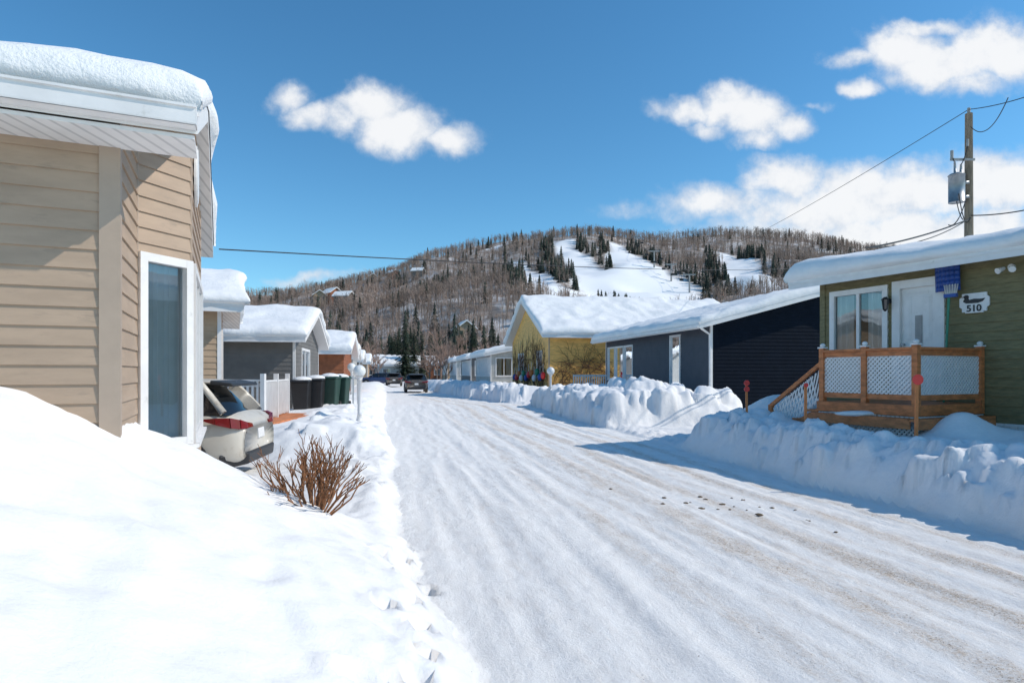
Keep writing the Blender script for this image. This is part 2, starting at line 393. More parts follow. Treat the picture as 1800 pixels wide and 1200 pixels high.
def roof(par,O,u,v,L,W,R,ou0,ou1,ov,th=.17,snow=.32,seed=1,fm=None,edge=.06):
    ze,sl,vr,_=R; F=Fr(O,u,v); m=MB()
    vs=[-ov,vr,W+ov]
    for a,b in zip(vs,vs[1:]):
        m.hexa([F.p(-ou0,a,rz(R,a)),F.p(L+ou1,a,rz(R,a)),F.p(L+ou1,b,rz(R,b)),F.p(-ou0,b,rz(R,b)),
                F.p(-ou0,a,rz(R,a)+th),F.p(L+ou1,a,rz(R,a)+th),F.p(L+ou1,b,rz(R,b)+th),F.p(-ou0,b,rz(R,b)+th)])
    r=part(par,'roof',m,fm or SOFF)
    m=MB()
    m.fbox(F,-ou0-.01,L+ou1+.01,-ov-.012,-ov-.004,rz(R,-ov)+th-.05,rz(R,-ov)+th+.012)
    part(r,'drip_edge',m,WHITE)
    prof=[(-.01,0),(-edge,.18),(-edge*1.25,.42),(-edge*.8,.66),(0,.84),(.1,.95),(.26,1.)]
    def axis(lo,hi,step):
        A=[(lo+p,q) for p,q in prof]; n=max(3,int((hi-lo-.6)/step)); B=[(lo+.3+(hi-lo-.6)*k/n,1.) for k in range(n+1)]
        return A+B+[(hi-p,q) for p,q in reversed(prof)]
    au=axis(-ou0,L+ou1,.2);av=axis(-ov,W+ov,.2)
    uu=np.array([a for a,_ in au])[None,:];pu=np.array([q for _,q in au])[None,:]
    vv=np.array([a for a,_ in av])[:,None];pv=np.array([q for _,q in av])[:,None]
    pr=np.minimum(pu,pv)*np.sqrt(np.maximum(pu,pv)+1e-9)
    tk=snow*(1+fbm(uu*.8+seed*7,vv*.8+seed,seed,4)*.8+fbm(uu*2.6+seed*7,vv*2.6,seed+3,3)*.3)
    zb=np.vectorize(lambda q:rz(R,q))(vv); 
    zb=zb-.06*np.exp(-((vv-vr)/.35)**2)
    zz=zb+th+.003+tk*pr
    wob=fbm(uu*1.7+seed,vv*1.7+seed*3,seed+9,3)*.16
    wv=np.where(vv<W/2,-1,1)*(wob)*(1-np.where(pv>=1,1,0))*(pv>0); wu=np.where(uu<L/2,-1,1)*wob*(1-np.where(pu>=1,1,0))*(pu>0)
    U=uu+wu+0*vv;V=vv+wv+0*uu
    X=O[0]+u[0]*U+v[0]*V;Y=O[1]+u[1]*U+v[1]*V
    m=MB(); m.v=[tuple(t) for t in np.stack([X,Y,zz],-1).reshape(-1,3)]
    H,Wd=zz.shape
    for j in range(H-1):
        for i in range(Wd-1):
            a=j*Wd+i; m.f.append((a,a+1,a+Wd+1,a+Wd)); m.m.append(0)
    part(r,'roof_snow',m,SNOW,True); return r
def soffmat():
    m,nt,b=newmat('white_soffit'); v=objco(nt)
    w=N(nt,'ShaderNodeTexWave',wave_type='BANDS',bands_direction='X'); w.inputs['Scale'].default_value=3.2; nt.links.new(v,w.inputs[0])
    g=N(nt,'ShaderNodeNewGeometry'); sp=N(nt,'ShaderNodeSeparateXYZ'); nt.links.new(g.outputs['Normal'],sp.inputs[0])
    dn=ramp(nt,sp.outputs[2],-.9,-.5,1,0)
    col=mixc(nt,ramp(nt,noise(nt,5,4,.6,v),.3,.75),(.72,.70,.68),(.78,.76,.74))
    k=math_(nt,'MULTIPLY',dn,ramp(nt,w.outputs['Fac'],.0,.25,.55,0))
    nt.links.new(mixc(nt,k,col,(.35,.35,.35)),b.inputs['Base Color']); b.inputs['Roughness'].default_value=.5; return m
SOFF=soffmat()
def house(name,label,O,u,v,L,W,z0,ze,sl,vr=None,ou=.4,ov=.45,wm=None,wm2=None,ex=.15,snow=.32,ops={},seed=1,trim=True,th=.17,cat='house',group=None):
    vr=W/2 if vr is None else vr; R=(ze,sl,vr,W)
    h=thing(name,label,cat,(O[0],O[1],0),group); wm=wm or BEIGE; wm2=wm2 or wm
    F0=Fr(O,u,neg(v));F1=Fr((O[0]+v[0]*W,O[1]+v[1]*W),u,v);G0=Fr(O,v,neg(u));G1=Fr((O[0]+u[0]*L,O[1]+u[1]*L),v,u)
    m=MB(); o0=ops.get('v0',[])
    lap(m,F0,[(0,z0),(L,z0),(L,ze),(0,ze)],[o[:4] for o in o0],ex,0)
    zb=rz(R,W); lap(m,F1,[(0,z0),(L,z0),(L,zb),(0,zb)],(),ex,0)
    g=[(0,z0),(W,z0),(W,zb),(vr,rz(R,vr)),(0,ze)]
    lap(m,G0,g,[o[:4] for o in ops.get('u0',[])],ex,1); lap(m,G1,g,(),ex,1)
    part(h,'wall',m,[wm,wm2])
    for F,os in ((F0,o0),(G0,ops.get('u0',[]))):
        for o in os: window(h,F,*o[:4],cols=o[4] if len(o)>4 else 2,rows=o[5] if len(o)>5 else 1)
    if trim:
        for (a,b) in ((0,0),(L,0),(0,W),(L,W)):
            m=MB(); F=Fr((O[0]+u[0]*a+v[0]*b,O[1]+u[1]*a+v[1]*b),u,v); ztop=rz(R,b)-.01
            a0,a1=(-.02,.06) if a==0 else (-.06,.02); b0,b1=(-.02,.06) if b==0 else (-.06,.02)
            m.fbox(F,a0,a1,b0,b1,z0,ztop); part(h,'corner_trim',m,trim if trim is not True else WHITE)
    roof(h,O,u,v,L,W,R,ou,ou,ov,th,snow,seed)
    return h,F0,G0,R
# ---------------------------------------------------------------- beige house (hand laid out)
C=(-2.65,4.2); uB=neg(nA); W=3.9; RB=(3.30,.40,1.95,3.9)
hb=thing('beige_house','beige vinyl-sided mobile home with angled bay window and snowy roof','house',(C[0],C[1],0))
def AF(nn,vv): return (C[0]+nA[0]*nn+dA[0]*vv, C[1]+nA[1]*nn+dA[1]*vv)
pts=[(0,.0),(0,.98),(.375,1.355),(.375,3.35),(0,3.7),(0,3.9)]
m=MB()
Fm=Fr(C,uB,neg(dA)); lap(m,Fm,[(0,.3),(9,.3),(9,3.30),(0,3.30)],(),.127)
Fb=Fr(AF(0,3.9),uB,dA); lap(m,Fb,[(0,.3),(9,.3),(9,3.30),(0,3.30)],(),.127)
faces={}
for i,(a,b) in enumerate(zip(pts,pts[1:])):
    pa=AF(*a);pb=AF(*b); dd=nrm2((pb[0]-pa[0],pb[1]-pa[1])); ln=math.hypot(pb[0]-pa[0],pb[1]-pa[1]); nn=(dd[1],-dd[0])
    F=Fr(pa,dd,nn); faces[i]=(F,ln)
    top=[(ln,rz(RB,b[1]))]+([(1.95-a[1],rz(RB,1.95))] if a[1]<1.95<b[1] else [])+[(0,rz(RB,a[1]))]
    op=[]
    if i==1: op=[(.055,ln-.055,1.02,2.54)]
    if i==2: op=[(.12,1.85,1.02,2.54)]
    lap(m,F,[(0,.3),(ln,.3)]+top,op,.127)
part(hb,'wall',m,BEIGE)
F,ln=faces[1]; window(hb,F,.055,ln-.055,1.02,2.54,cols=1,fw=.05,curt='full')
F2,ln2=faces[2]; window(hb,F2,.12,1.85,1.02,2.54,cols=3,fw=.05,curt=True)
m=MB(); Fq=Fr(AF(0,0),uB,neg(dA)); m.fbox(Fq,-.022,.10,-.05,.022,.3,3.29); part(hb,'corner_trim',m,BEIGET)
for q in ((0,.98),(.375,1.355),(.375,3.35)):
    m=MB(); p=AF(*q); m.tube([(p[0],p[1],.3),(p[0],p[1],rz(RB,q[1])-.01)],.014,6); part(hb,'corner_trim',m,BEIGET)
rb=roof(hb,C,uB,dA,9,3.9,RB,.50,.4,.42,.16,.24,3,edge=.03)
m=MB(); FG=Fr(C,uB,neg(dA)); zz=rz(RB,-.42)
for (a0,a1,b0,b1) in ((.425,.53,zz+.02,zz+.03),(.52,.53,zz+.02,zz+.14),(.53,.545,zz+.125,zz+.14)): m.fbox(FG,-.495,9.3,a0,a1,b0,b1)
m.fbox(FG,-.498,-.492,.425,.53,zz+.02,zz+.14)
part(rb,'gutter',m,WHITE)
m=MB(); m.fbox(FG,-.48,9.2,.0,.40,zz-.03,zz-.005); part(rb,'soffit',m,SOFF)
m=MB(); n=28
for (k,(ra,rb_,o)) in enumerate(((.21,.29,.035),(.175,.255,.045))):
    ring=[F2.p(.45+ra*math.cos(2*math.pi*i/n),o,3.48+rb_*math.sin(2*math.pi*i/n)) for i in range(n)]
    back=[F2.p(.45+ra*math.cos(2*math.pi*i/n),.016,3.48+rb_*math.sin(2*math.pi*i/n)) for i in range(n)]
    m.face(ring)
    for i in range(n): m.face([back[i],back[(i+1)%n],ring[(i+1)%n],ring[i]])
solo('wall_plaque','white oval ornamental plaque fixed to beige gable wall','plaque',m,WHITE,F2.p(.45,.02,3.48))
# ---------------------------------------------------------------- olive house
Qo=(7.8,10.35); t0=3.09; Oo=(Qo[0]+dA[0]*t0,Qo[1]+dA[1]*t0); uo=neg(dA)
def so(t): return t0-t
opsO=[(so(2.80),so(1.72),2.02,3.18,2,1)]
dr=(so(1.44),so(.70),1.14,3.2)
vrO=3.6;RO=(3.46,.19,vrO,7.2)
ho=thing('olive_house','olive green wood-sided mobile home with snow-laden low roof','house',(Oo[0],Oo[1],0))
m=MB(); Fo=Fr(Oo,uo,neg(nA))
lap(m,Fo,[(0,.78),(9.5,.78),(9.5,3.46),(0,3.46)],[opsO[0][:4],dr],.152,0,.018)
G=Fr(Oo,nA,dA); g=[(0,.78),(7.2,.78),(7.2,3.46),(3.6,rz(RO,3.6)),(0,3.46)]
lap(m,G,g,(),.152,0,.018)
G2=Fr((Oo[0]+uo[0]*9.5,Oo[1]+uo[1]*9.5),nA,uo); lap(m,G2,g,(),.152)
G3=Fr((Oo[0]+nA[0]*7.2,Oo[1]+nA[1]*7.2),uo,nA); lap(m,G3,[(0,.78),(9.5,.78),(9.5,3.46),(0,3.46)],(),.152)
part(ho,'wall',m,OLIVE)
m=MB()
for k in range(95): m.fbox(Fo,k*.1,k*.1+.085,-.03,.012,.2,.74)
m.fbox(Fo,0,9.5,-.03,.0,.2,.75); m.fbox(Fo,0,9.5,-.03,.03,.74,.785); part(ho,'skirting',m,WHITE)
window(ho,Fo,*opsO[0][:4],cols=2,rows=1,fw=.085)
m=MB(); m.fbox(Fo,-.03,.09,-.04,.03,.78,3.45); part(ho,'corner_trim',m,OLIVE)
roof(ho,Oo,uo,nA,9.5,7.2,RO,.42,.4,.5,.15,.34,5,edge=.08)
d0,d1,dz0,dz1=dr
m=MB(); m.fbox(Fo,d0+.05,d1-.05,-.05,-.012,dz0+.03,dz1-.05)
for (a,b,c,d) in ((.06,.30,.12,.85),(.40,.64,.12,.85),(.06,.22,1.05,1.85),(.44,.60,1.05,1.85),(.1,.54,1.88,1.94)):
    s0=d0+.03+a*.95;s1=d0+.03+b*.95
    m.fbox(Fo,s0,s1,-.014,-.006,dz0+c,dz0+d); m.fbox(Fo,s0+.03,s1-.03,-.012,.0,dz0+c+.03,dz0+d-.03)
door=part(ho,'door',m,WHITE); bevel(door,.004)
m=MB()
m.fbox(Fo,d0-.1,d0+.05,-.05,.05,dz0,dz1+.1);m.fbox(Fo,d1-.05,d1+.1,-.05,.05,dz0,dz1+.1);m.fbox(Fo,d0+.05,d1-.05,-.05,.048,dz1-.05,dz1+.1);m.fbox(Fo,d0+.05,d1-.05,-.05,.03,dz0-.03,dz0+.03)
part(door,'frame',m,WHITE)
m=MB(); m.fbox(Fo,d0+.31,d0+.43,-.01,.006,dz0+.95,dz0+1.5); w=part(door,'window',m,GREY,label='narrow frosted door light')
m=MB(); m.tube([Fo.p(d0+.10,-.02,dz0+.98),Fo.p(d0+.10,.05,dz0+.98)],.022,10)
part(door,'handle',m,METAL)
# ---- deck
FD=Fr(Qo,dA,neg(nA))
dk=thing('wooden_deck','orange stained porch deck with white lattice railing beside olive house','deck',(6.6,10.6,.4))
DT=1.70;DO=1.785;DZ=1.10
m=MB()
for k in range(12):
    a=.03+k*(DO-.04)/12; m.fbox(FD,.0,DT,a,a+(DO-.04)/12-.008,DZ-.03,DZ)
part(dk,'floor',m,CEDAR)
m=MB(); m.fbox(FD,-.02,DT+.02,DO,DO+.03,DZ-.17,DZ-.002); m.fbox(FD,-.03,-.0,.03,DO,DZ-.17,DZ-.002); m.fbox(FD,DT,DT+.03,.03,DO,DZ-.17,DZ-.002)
m.fbox(FD,-.06,DT+.05,DO+.03,DO+.2,DZ-.24,DZ-.2); m.fbox(FD,-.06,DT+.05,DO+.17,DO+.2,DZ-.36,DZ-.24)
m.fbox(FD,-.2,-.03,.03,DO+.2,DZ-.24,DZ-.2); m.fbox(FD,-.2,-.17,.03,DO+.2,DZ-.36,DZ-.24)
part(dk,'fascia_board',m,CEDAR)
def lattice(par,F,s0,s1,z0,z1,o,name='lattice_panel',sp=.075,w=.030,mat=None):
    m=MB(); hgt=z1-z0
    for sg,oo in ((1,o),(-1,o+.009)):
        c=s0-hgt
        while c<s1+hgt:
            a=(c,z0);b=(c+sg*hgt,z1)
            poly=[(a[0]-w/2*1.41,a[1]),(a[0]+w/2*1.41,a[1]),(b[0]+w/2*1.41,b[1]),(b[0]-w/2*1.41,b[1])]
            q=clip(clip(poly,0,s0,True),0,s1,False)
            if area(q)>1e-6:
                m.face([F.p(p[0],oo+.004,p[1]) for p in q]); m.face([F.p(p[0],oo-.004,p[1]) for p in reversed(q)])
                for i in range(len(q)):
                    p,r=q[i],q[(i+1)%len(q)]; m.face([F.p(p[0],oo-.004,p[1]),F.p(r[0],oo-.004,r[1]),F.p(r[0],oo+.004,r[1]),F.p(p[0],oo+.004,p[1])])
            c+=sp
    part(par,name,m,mat or WHITE)
FS=Fr(Qo,neg(nA),neg(dA))
def rail(F,a,b,o):
    for z0_,z1_,h_ in ((.86,.90,.05),(.77,.858,.02),(.07,.155,.02)):
        m=MB(); m.fbox(F,a,b,o-h_,o+h_,DZ+z0_,DZ+z1_); part(dk,'rail',m,CEDAR)
    lattice(dk,F,a,b,DZ+.155,DZ+.77,o-.005)
po=[(0.0,DO-.05),(.85,DO-.05),(1.66,DO-.05),(0.0,.10)]
for t,o in po:
    m=MB(); m.fbox(FD,t-.045,t+.045,o-.045,o+.045,DZ-.16,DZ+.93); p=part(dk,'post',m,CEDAR)
    m=MB(); m.fbox(FD,t-.06,t+.06,o-.06,o+.06,DZ+.93,DZ+.955); q=FD.p(t,o,DZ+.985); m.sphere(q,.045,0,12,8,(1,1,.8)); part(p,'post_cap',m,WHITE)
rail(FD,.045,.805,DO-.05); rail(FD,.895,1.615,DO-.05); rail(FS,.145,DO-.095,0.0)
lattice(dk,FD,-.02,DT,.45,DZ-.18,DO+.0,'lattice_skirt'); lattice(dk,FS,.03,DO,.45,DZ-.18,.01,'lattice_skirt')
m=MB()
for k in range(4):
    m.fbox(FD,DT+.04+k*.27,DT+.04+(k+1)*.27+.02,.5,DO-.02,DZ-.2-.18*k,DZ-.16-.18*k)
for o in (.5,DO-.03):
    m.hexa([FD.p(DT+.03,o-.04,DZ-.38),FD.p(DT+1.2,o-.04,.1),FD.p(DT+1.2,o,.1),FD.p(DT+.03,o,DZ-.38),FD.p(DT+.03,o-.04,DZ-.12),FD.p(DT+1.2,o-.04,.36),FD.p(DT+1.2,o,.36),FD.p(DT+.03,o,DZ-.12)])
part(dk,'stairs',m,CEDAR)
m=MB(); o=DO-.05
def slat(z0a,z1a,z0b,z1b,oo0,oo1): m.hexa([FD.p(DT+.0,oo0,z0a),FD.p(DT+1.15,oo0,z0b),FD.p(DT+1.15,oo1,z0b),FD.p(DT+.0,oo1,z0a),FD.p(DT+.0,oo0,z1a),FD.p(DT+1.15,oo0,z1b),FD.p(DT+1.15,oo1,z1b),FD.p(DT+.0,oo1,z1a)])
slat(DZ+.62,DZ+.70,DZ-.20,DZ-.12,o-.03,o+.03); m.fbox(FD,DT+1.08,DT+1.16,o-.04,o+.04,.3,DZ-.12)
part(dk,'stair_rail',m,CEDAR)
m=MB()
for k in range(15):
    s=DT+.04+k*.07; zc=DZ+.62-.713*(s-DT)
    for sg in (1,-1):
        m.hexa([FD.p(s,o-.004+sg*.005,zc-.62),FD.p(s+.03,o-.004+sg*.005,zc-.62),FD.p(s+.03,o+.004+sg*.005,zc-.62),FD.p(s,o+.004+sg*.005,zc-.62)]+
               [FD.p(s+sg*.16,o-.004+sg*.005,zc-.06-.11*sg),FD.p(s+.03+sg*.16,o-.004+sg*.005,zc-.06-.11*sg),FD.p(s+.03+sg*.16,o+.004+sg*.005,zc-.06-.11*sg),FD.p(s+sg*.16,o+.004+sg*.005,zc-.06-.11*sg)])
part(dk,'stair_lattice',m,WHITE)
m=MB(); m.sphere(FD.p(.8,DO+.06,DZ-.17),.3,0,16,8,(1.6,.5,.16)); part(dk,'step_snow',m,SNOW,True)
# ---- wall lamp, sign, shovel, broom, floodlight
th=thing('wall_lamp','black carriage lamp fixed between window and door','lamp',FD.p(1.60,.02,2.95))
m=MB(); m.tube([FD.p(1.60,.0,2.95),FD.p(1.60,.05,2.95)],.05,10); m.tube([FD.p(1.6,.05,2.95),FD.p(1.6,.12,3.02),FD.p(1.6,.15,3.0)],.012,6); m.tube([FD.p(1.6,.15,3.02),FD.p(1.6,.15,2.97)],[.02,.075],8); m.tube([FD.p(1.6,.15,2.79),FD.p(1.6,.15,2.75)],[.045,.01],8); part(th,'bracket',m,BLACK)
m=MB(); m.tube([FD.p(1.6,.15,2.97),FD.p(1.6,.15,2.79)],[.062,.042],8); part(th,'lamp_glass',m,CGLASS)
sg=thing('house_number_sign','white house number sign with black duck reading 510','sign',FD.p(.12,.03,2.78))
FO=Fr(Qo,neg(dA),neg(nA))
a=-.12
m=MB(); 
outl=[(-.19,-.16),(-.14,-.16),(-.14,-.18),(.14,-.18),(.14,-.16),(.19,-.16),(.19,-.10),(.23,-.07),(.23,.07),(.19,.10),(.19,.15),(-.19,.15),(-.19,.10),(-.23,.07),(-.23,-.07),(-.19,-.10)]
m.face([FO.p(a+p[0],.045,2.78+p[1]) for p in outl])
for i in range(len(outl)):
    p,q=outl[i],outl[(i+1)%len(outl)]; m.face([FO.p(a+p[0],.02,2.78+p[1]),FO.p(a+q[0],.02,2.78+q[1]),FO.p(a+q[0],.045,2.78+q[1]),FO.p(a+p[0],.045,2.78+p[1])])
part(sg,'sign_board',m,WHITE)
m=MB(); duck=[(-.17,.02),(-.12,-.015),(.06,-.02),(.13,.0),(.17,.05),(.10,.045),(.0,.055),(-.07,.04),(-.085,.06),(-.08,.10),(-.10,.125),(-.135,.125),(-.155,.105),(-.20,.09),(-.155,.085),(-.145,.06)]
m.face([FO.p(a+p[0],.055,2.78+p[1]) for p in duck])
for i in range(len(duck)):
    p,q=duck[i],duck[(i+1)%len(duck)]; m.face([FO.p(a+p[0],.045,2.78+p[1]),FO.p(a+q[0],.045,2.78+q[1]),FO.p(a+q[0],.055,2.78+q[1]),FO.p(a+p[0],.055,2.78+p[1])])
part(sg,'duck_emblem',m,BLACK)
cu=bpy.data.curves.new('t','FONT'); cu.body='510'; cu.size=.155; cu.align_x='CENTER'; cu.extrude=.004; cu.offset=.003
to=bpy.data.objects.new('t',cu); COL.objects.link(to); bpy.context.view_layer.update()
me=bpy.data.meshes.new_from_object(to.evaluated_get(bpy.context.evaluated_depsgraph_get())); bpy.data.objects.remove(to)
og=ORG[sg]
for vtx in me.vertices:
    p=FO.p(a+vtx.co.x,.052+vtx.co.z,2.78-.155+vtx.co.y); vtx.co=(p[0]-og[0],p[1]-og[1],p[2]-og[2])
me.materials.clear(); me.materials.append(BLACK); o=bpy.data.objects.new('house_number',me); COL.objects.link(o); o.parent=sg; o['label']='black digits 510'
sh=thing('snow_shovel','blue snow shovel standing blade up against olive wall','shovel',FD.p(.5,.15,DZ))
m=MB(); m.tube([FD.p(.50,.22,DZ),FD.p(.50,.08,3.1)],.015,8); part(sh,'handle',m,GRN)
m=MB()
for i in range(6):
    for j in range(5):
        def sp_(i,j): s=.50+(.0+(i/6-.5)*.40); z=3.0+j/5*.44; return FD.p(s,.10+.09*(1-(2*i/6-1)**2)*.7+.02*j/5,z)
        m.face([sp_(i,j),sp_(i+1,j),sp_(i+1,j+1),sp_(i,j+1)])
o=part(sh,'blade',m,BLUE,True); sf=o.modifiers.new('s','SOLIDIFY'); sf.thickness=.012
br=thing('push_broom','green-handled broom leaning on wall beside the door','broom',FD.p(.38,.15,DZ))
m=MB(); m.tube([FD.p(.42,.36,DZ),FD.p(.42,.20,2.9)],.013,8); part(br,'handle',m,GRN)
m=MB(); m.fbox(FD,.30,.50,.17,.23,2.88,2.94); part(br,'head',m,BLUE)
m=MB()
for k in range(26): s=.305+k*.0075; m.tube([FD.p(s,.2,2.94),FD.p(s+(s-.4)*.25,.2+.02*math.sin(k*5),3.10)],.004,3)
part(br,'bristles',m,WHITE)
fl=thing('flood_light','white security floodlight under the eave of olive house','light',FD.p(-.42,.1,3.25))
m=MB(); m.tube([FD.p(-.42,.0,3.28),FD.p(-.42,.05,3.28)],.05,10); m.tube([FD.p(-.42,.05,3.28),FD.p(-.42,.1,3.26)],.015,6); part(fl,'bracket',m,WHITE)
for q in (-.06,.07):
    m=MB(); m.tube([FD.p(-.42+q,.09,3.27),FD.p(-.42+q*1.6,.2,3.22)],[.025,.05],10); part(fl,'lamp_head',m,WHITE)
# ---------------------------------------------------------------- navy house
On=(7.57,23.8)
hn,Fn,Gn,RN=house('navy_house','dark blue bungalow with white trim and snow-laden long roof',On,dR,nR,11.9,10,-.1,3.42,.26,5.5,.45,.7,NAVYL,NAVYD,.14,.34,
   {'v0':[(2.6,3.5,.95,3.15,1,1),(7.9,9.0,.7,2.95,1,1),(9.2,10.3,.7,2.95,1,1),(10.5,11.5,1.3,2.95,1,1)]},seed=11)
m=MB(); m.tube([Fn.p(-.2,.62,3.42),Fn.p(-.15,.45,3.25),Fn.p(-.03,.06,3.05),Fn.p(-.03,.05,.4),Fn.p(-.2,.25,.25)],.05,8)
part(hn,'downspout',m,WHITE)
m=MB(); m.fbox(Fn,-.45,12.3,.71,.80,rz(RN,-.7)+.04,rz(RN,-.7)+.15); part(hn,'gutter',m,WHITE)
fn=thing('white_picket_railing','low white picket railing beside navy house door','railing',(3.6,36.5,.3))
m=MB(); Ff=Fr((3.3,33.8),nR,neg(dR))
for k in range(15): m.fbox(Ff,k*.13,k*.13+.05,0,.03,.4,1.5)
part(fn,'pickets',m,WHITE)
for a_,b_ in ((1.4,1.5),(.55,.62)):
    m=MB(); m.fbox(Ff,0,1.9,-.03,-.002,a_,b_); part(fn,'rail',m,WHITE)
# ---------------------------------------------------------------- yellow house
Oy=(2.3,39)
hy,Fy,Gy,RY=house('yellow_house','yellow clapboard house with bare vines and snowy gable roof',Oy,nR,dR,14,12,-.1,4.0,.43,6,.55,.55,YELL,YELL,.15,.42,
   {'u0':[(1.8,3.2,1.4,3.0,2,2),(7.5,9.5,1.2,3.0,2,2)]},seed=17,trim=TAN,th=.22)
def vine(F,smax,n,zt,name,label,seed):
    r=random.Random(seed); m=MB()
    def run(s,z,ang,ln,rad,dep):
        p=[]
        for i in range(int(ln)):
            p.append(F.p(s,.04+.04*r.random(),z)); s+=math.cos(ang)*.13;z+=math.sin(ang)*.13; ang+=r.uniform(-.4,.4)
            if s<0.05 or s>smax or z<.2 or z>zt(s): break
            if dep and r.random()<.2: run(s,z,ang+r.choice((-1,1))*r.uniform(.5,1.2),ln*.5,rad*.6,dep-1)
        if len(p)>1: m.tube(p,[rad*(1-i/len(p)*.7) for i in range(len(p))],3,cap=False)
    for k in range(n):
        if r.random()<.5: run(r.uniform(.1,smax),.25,math.pi/2+r.uniform(-.4,.4),r.uniform(12,28),.028,2)
        else: run(r.uniform(.1,smax),r.uniform(.9,3.0),r.choice((0,math.pi))+r.uniform(-.4,.4),r.uniform(12,30),.024,2)
    solo(name,label,'vine',m,VINE,F.p(1,0,.2))
vine(Fy,4.2,24,lambda s:3.7,'climbing_vine','bare brown vine climbing the sunlit yellow wall',3)
vine(Gy,11.5,60,lambda s:3.8+min(s,12-s)*.36,'climbing_vine','bare brown vine covering the yellow gable front',4)
bm=[RED,BLUE,GRN,WHITE,ORNG]
for k in range(12):
    p=Gy.p(.5+k*.85,.25,1.2+.7*random.random()); 
    b=thing('fishing_float','brightly painted fishing float hanging on yellow house front','ornament',p,'painted floats on yellow house')
    m=MB(); m.sphere(p,.16,0,10,8,(1,1,1.5)); part(b,'float_body',m,bm[k%5],True)
    m=MB(); m.tube([p,(p[0],p[1],p[2]+.75)],.012,4); part(b,'rope',m,WHITE)
# ---------------------------------------------------------------- houses further along
house('tan_house','tan mobile home with snowy gable roof and white fascia',(-6.15,13.2),uB,dA,8,4.6,.0,3.0,.33,None,.45,.45,TAN,TAN,.13,.28,{'u0':[(1.0,2.6,1.2,2.5,2)]},seed=21)
house('grey_house','grey sided bungalow with a thick snow blanket on the roof',(-7.05,20.3),neg(nR),dR,8,6.5,.0,2.72,.30,None,.4,.5,GREYS,GREYS,.14,.30,{'u0':[(1.5,3.5,1.2,2.4,2)]},seed=23)
house('red_brown_shed','red-brown sided cabin with snow-covered roof',(-8.35,31),neg(nR),dR,7,6,.0,2.62,.26,None,.4,.45,BRICK,BRICK,.16,.38,{},seed=25,trim=False)
L_=[(-10.8,41,5.5,2.6,GREYS,31),(-13.0,51,6,2.8,CREAM,33),(-15.6,64,6,2.8,GREYS,35),(-18.5,80,6,2.8,TAN,37)]
for (x,y,w_,z,mt,sd) in L_:
    house('mobile_home','small mobile home with snowy roof along the street',(x,y),neg(nR),dR,8,w_,.0,z,.28,None,.4,.45,mt,mt,.2,.42,{},seed=sd,group='mobile homes along the street')
Rr=[(-1.9,56,10,2.9,CREAM),(-4.6,70,10,2.9,GREYS),(-7.6,86,10,2.9,CREAM),(-10.6,102,9,2.8,TAN)]
for i,(x,y,l,z,mt) in enumerate(Rr):
    house('porch_house','white glazed-porch mobile home with snow-covered roof',(x,y),dR,nR,l,6.5,.2,z+.3,.20,None,.4,.6,mt,mt,.2,.42,
      {'v0':[(.3+k*1.25,1.35+k*1.25,1.35,2.95,2,1) for k in range(7)],'u0':[(.5,1.9,1.35,2.9,2),(2.4,3.8,1.35,2.9,2)]},seed=41+i,group='porch homes along the street')
for i,(x,y) in enumerate(((-26,120),(-34,128),(-22,140),(-12,135),(2,130),(12,122),(-44,118),(-58,125),(24,110))):
    house('village_house','small distant house with snowy roof among the trees',(x,y),nR,dR,8+(i%3)*1.5,7,.0,3.0+.2*(i%3),.45,None,.4,.4,(CREAM,GREYS,BRICK,TAN)[i%4],None,.3,.5,{'v0':[(1.2,2.6,1.2,2.4,2),(4.6,6.0,1.2,2.4,2)]},seed=60+i,group='village houses')
# ---------------------------------------------------------------- white picket deck beside the car
pd=thing('picket_deck','white picket railing around a small cedar deck in snow','deck',(-5.6,13.6,.5))
Fp=Fr((-6.75,13.2),(1,0),(0,-1)); Fq=Fr((-5.25,13.2),dR,nR)
m=MB()
for k in range(15): m.fbox(Fp,k*.105,k*.105+.04,-.02,.02,.62,1.42)
part(pd,'pickets',m,WHITE)
for z_ in (((-.05),1.5,-.045,-.022,1.3,1.38),(-.05,1.5,-.03,.03,1.42,1.46),(-.05,1.5,-.045,-.022,.66,.74)): m=MB(); m.fbox(Fp,*z_); part(pd,'rail',m,WHITE)
m=MB()
for k in range(26): m.fbox(Fq,k*.12,k*.12+.045,-.02,.02,.6,1.40)
part(pd,'pickets',m,WHITE)
for z_ in ((0,3.1,-.045,-.022,1.3,1.38),(0,3.1,-.03,.03,1.40,1.44),(0,3.1,-.045,-.022,.66,.74)): m=MB(); m.fbox(Fq,*z_); part(pd,'rail',m,WHITE)
for F,s in ((Fp,-.05),(Fp,1.5),(Fq,3.1),(Fq,1.5)):
    m=MB(); m.fbox(F,s-.045,s+.045,-.05,.05,.4,1.58); p=part(pd,'post',m,WHITE)
m=MB(); m.fbox(Fp,-.1,1.75,-3,.08,.42,.56); part(pd,'floor',m,CEDAR)
m=MB(); m.fbox(Fp,1.6,2.1,-1.2,.0,.25,.40); part(pd,'step',m,CEDAR)
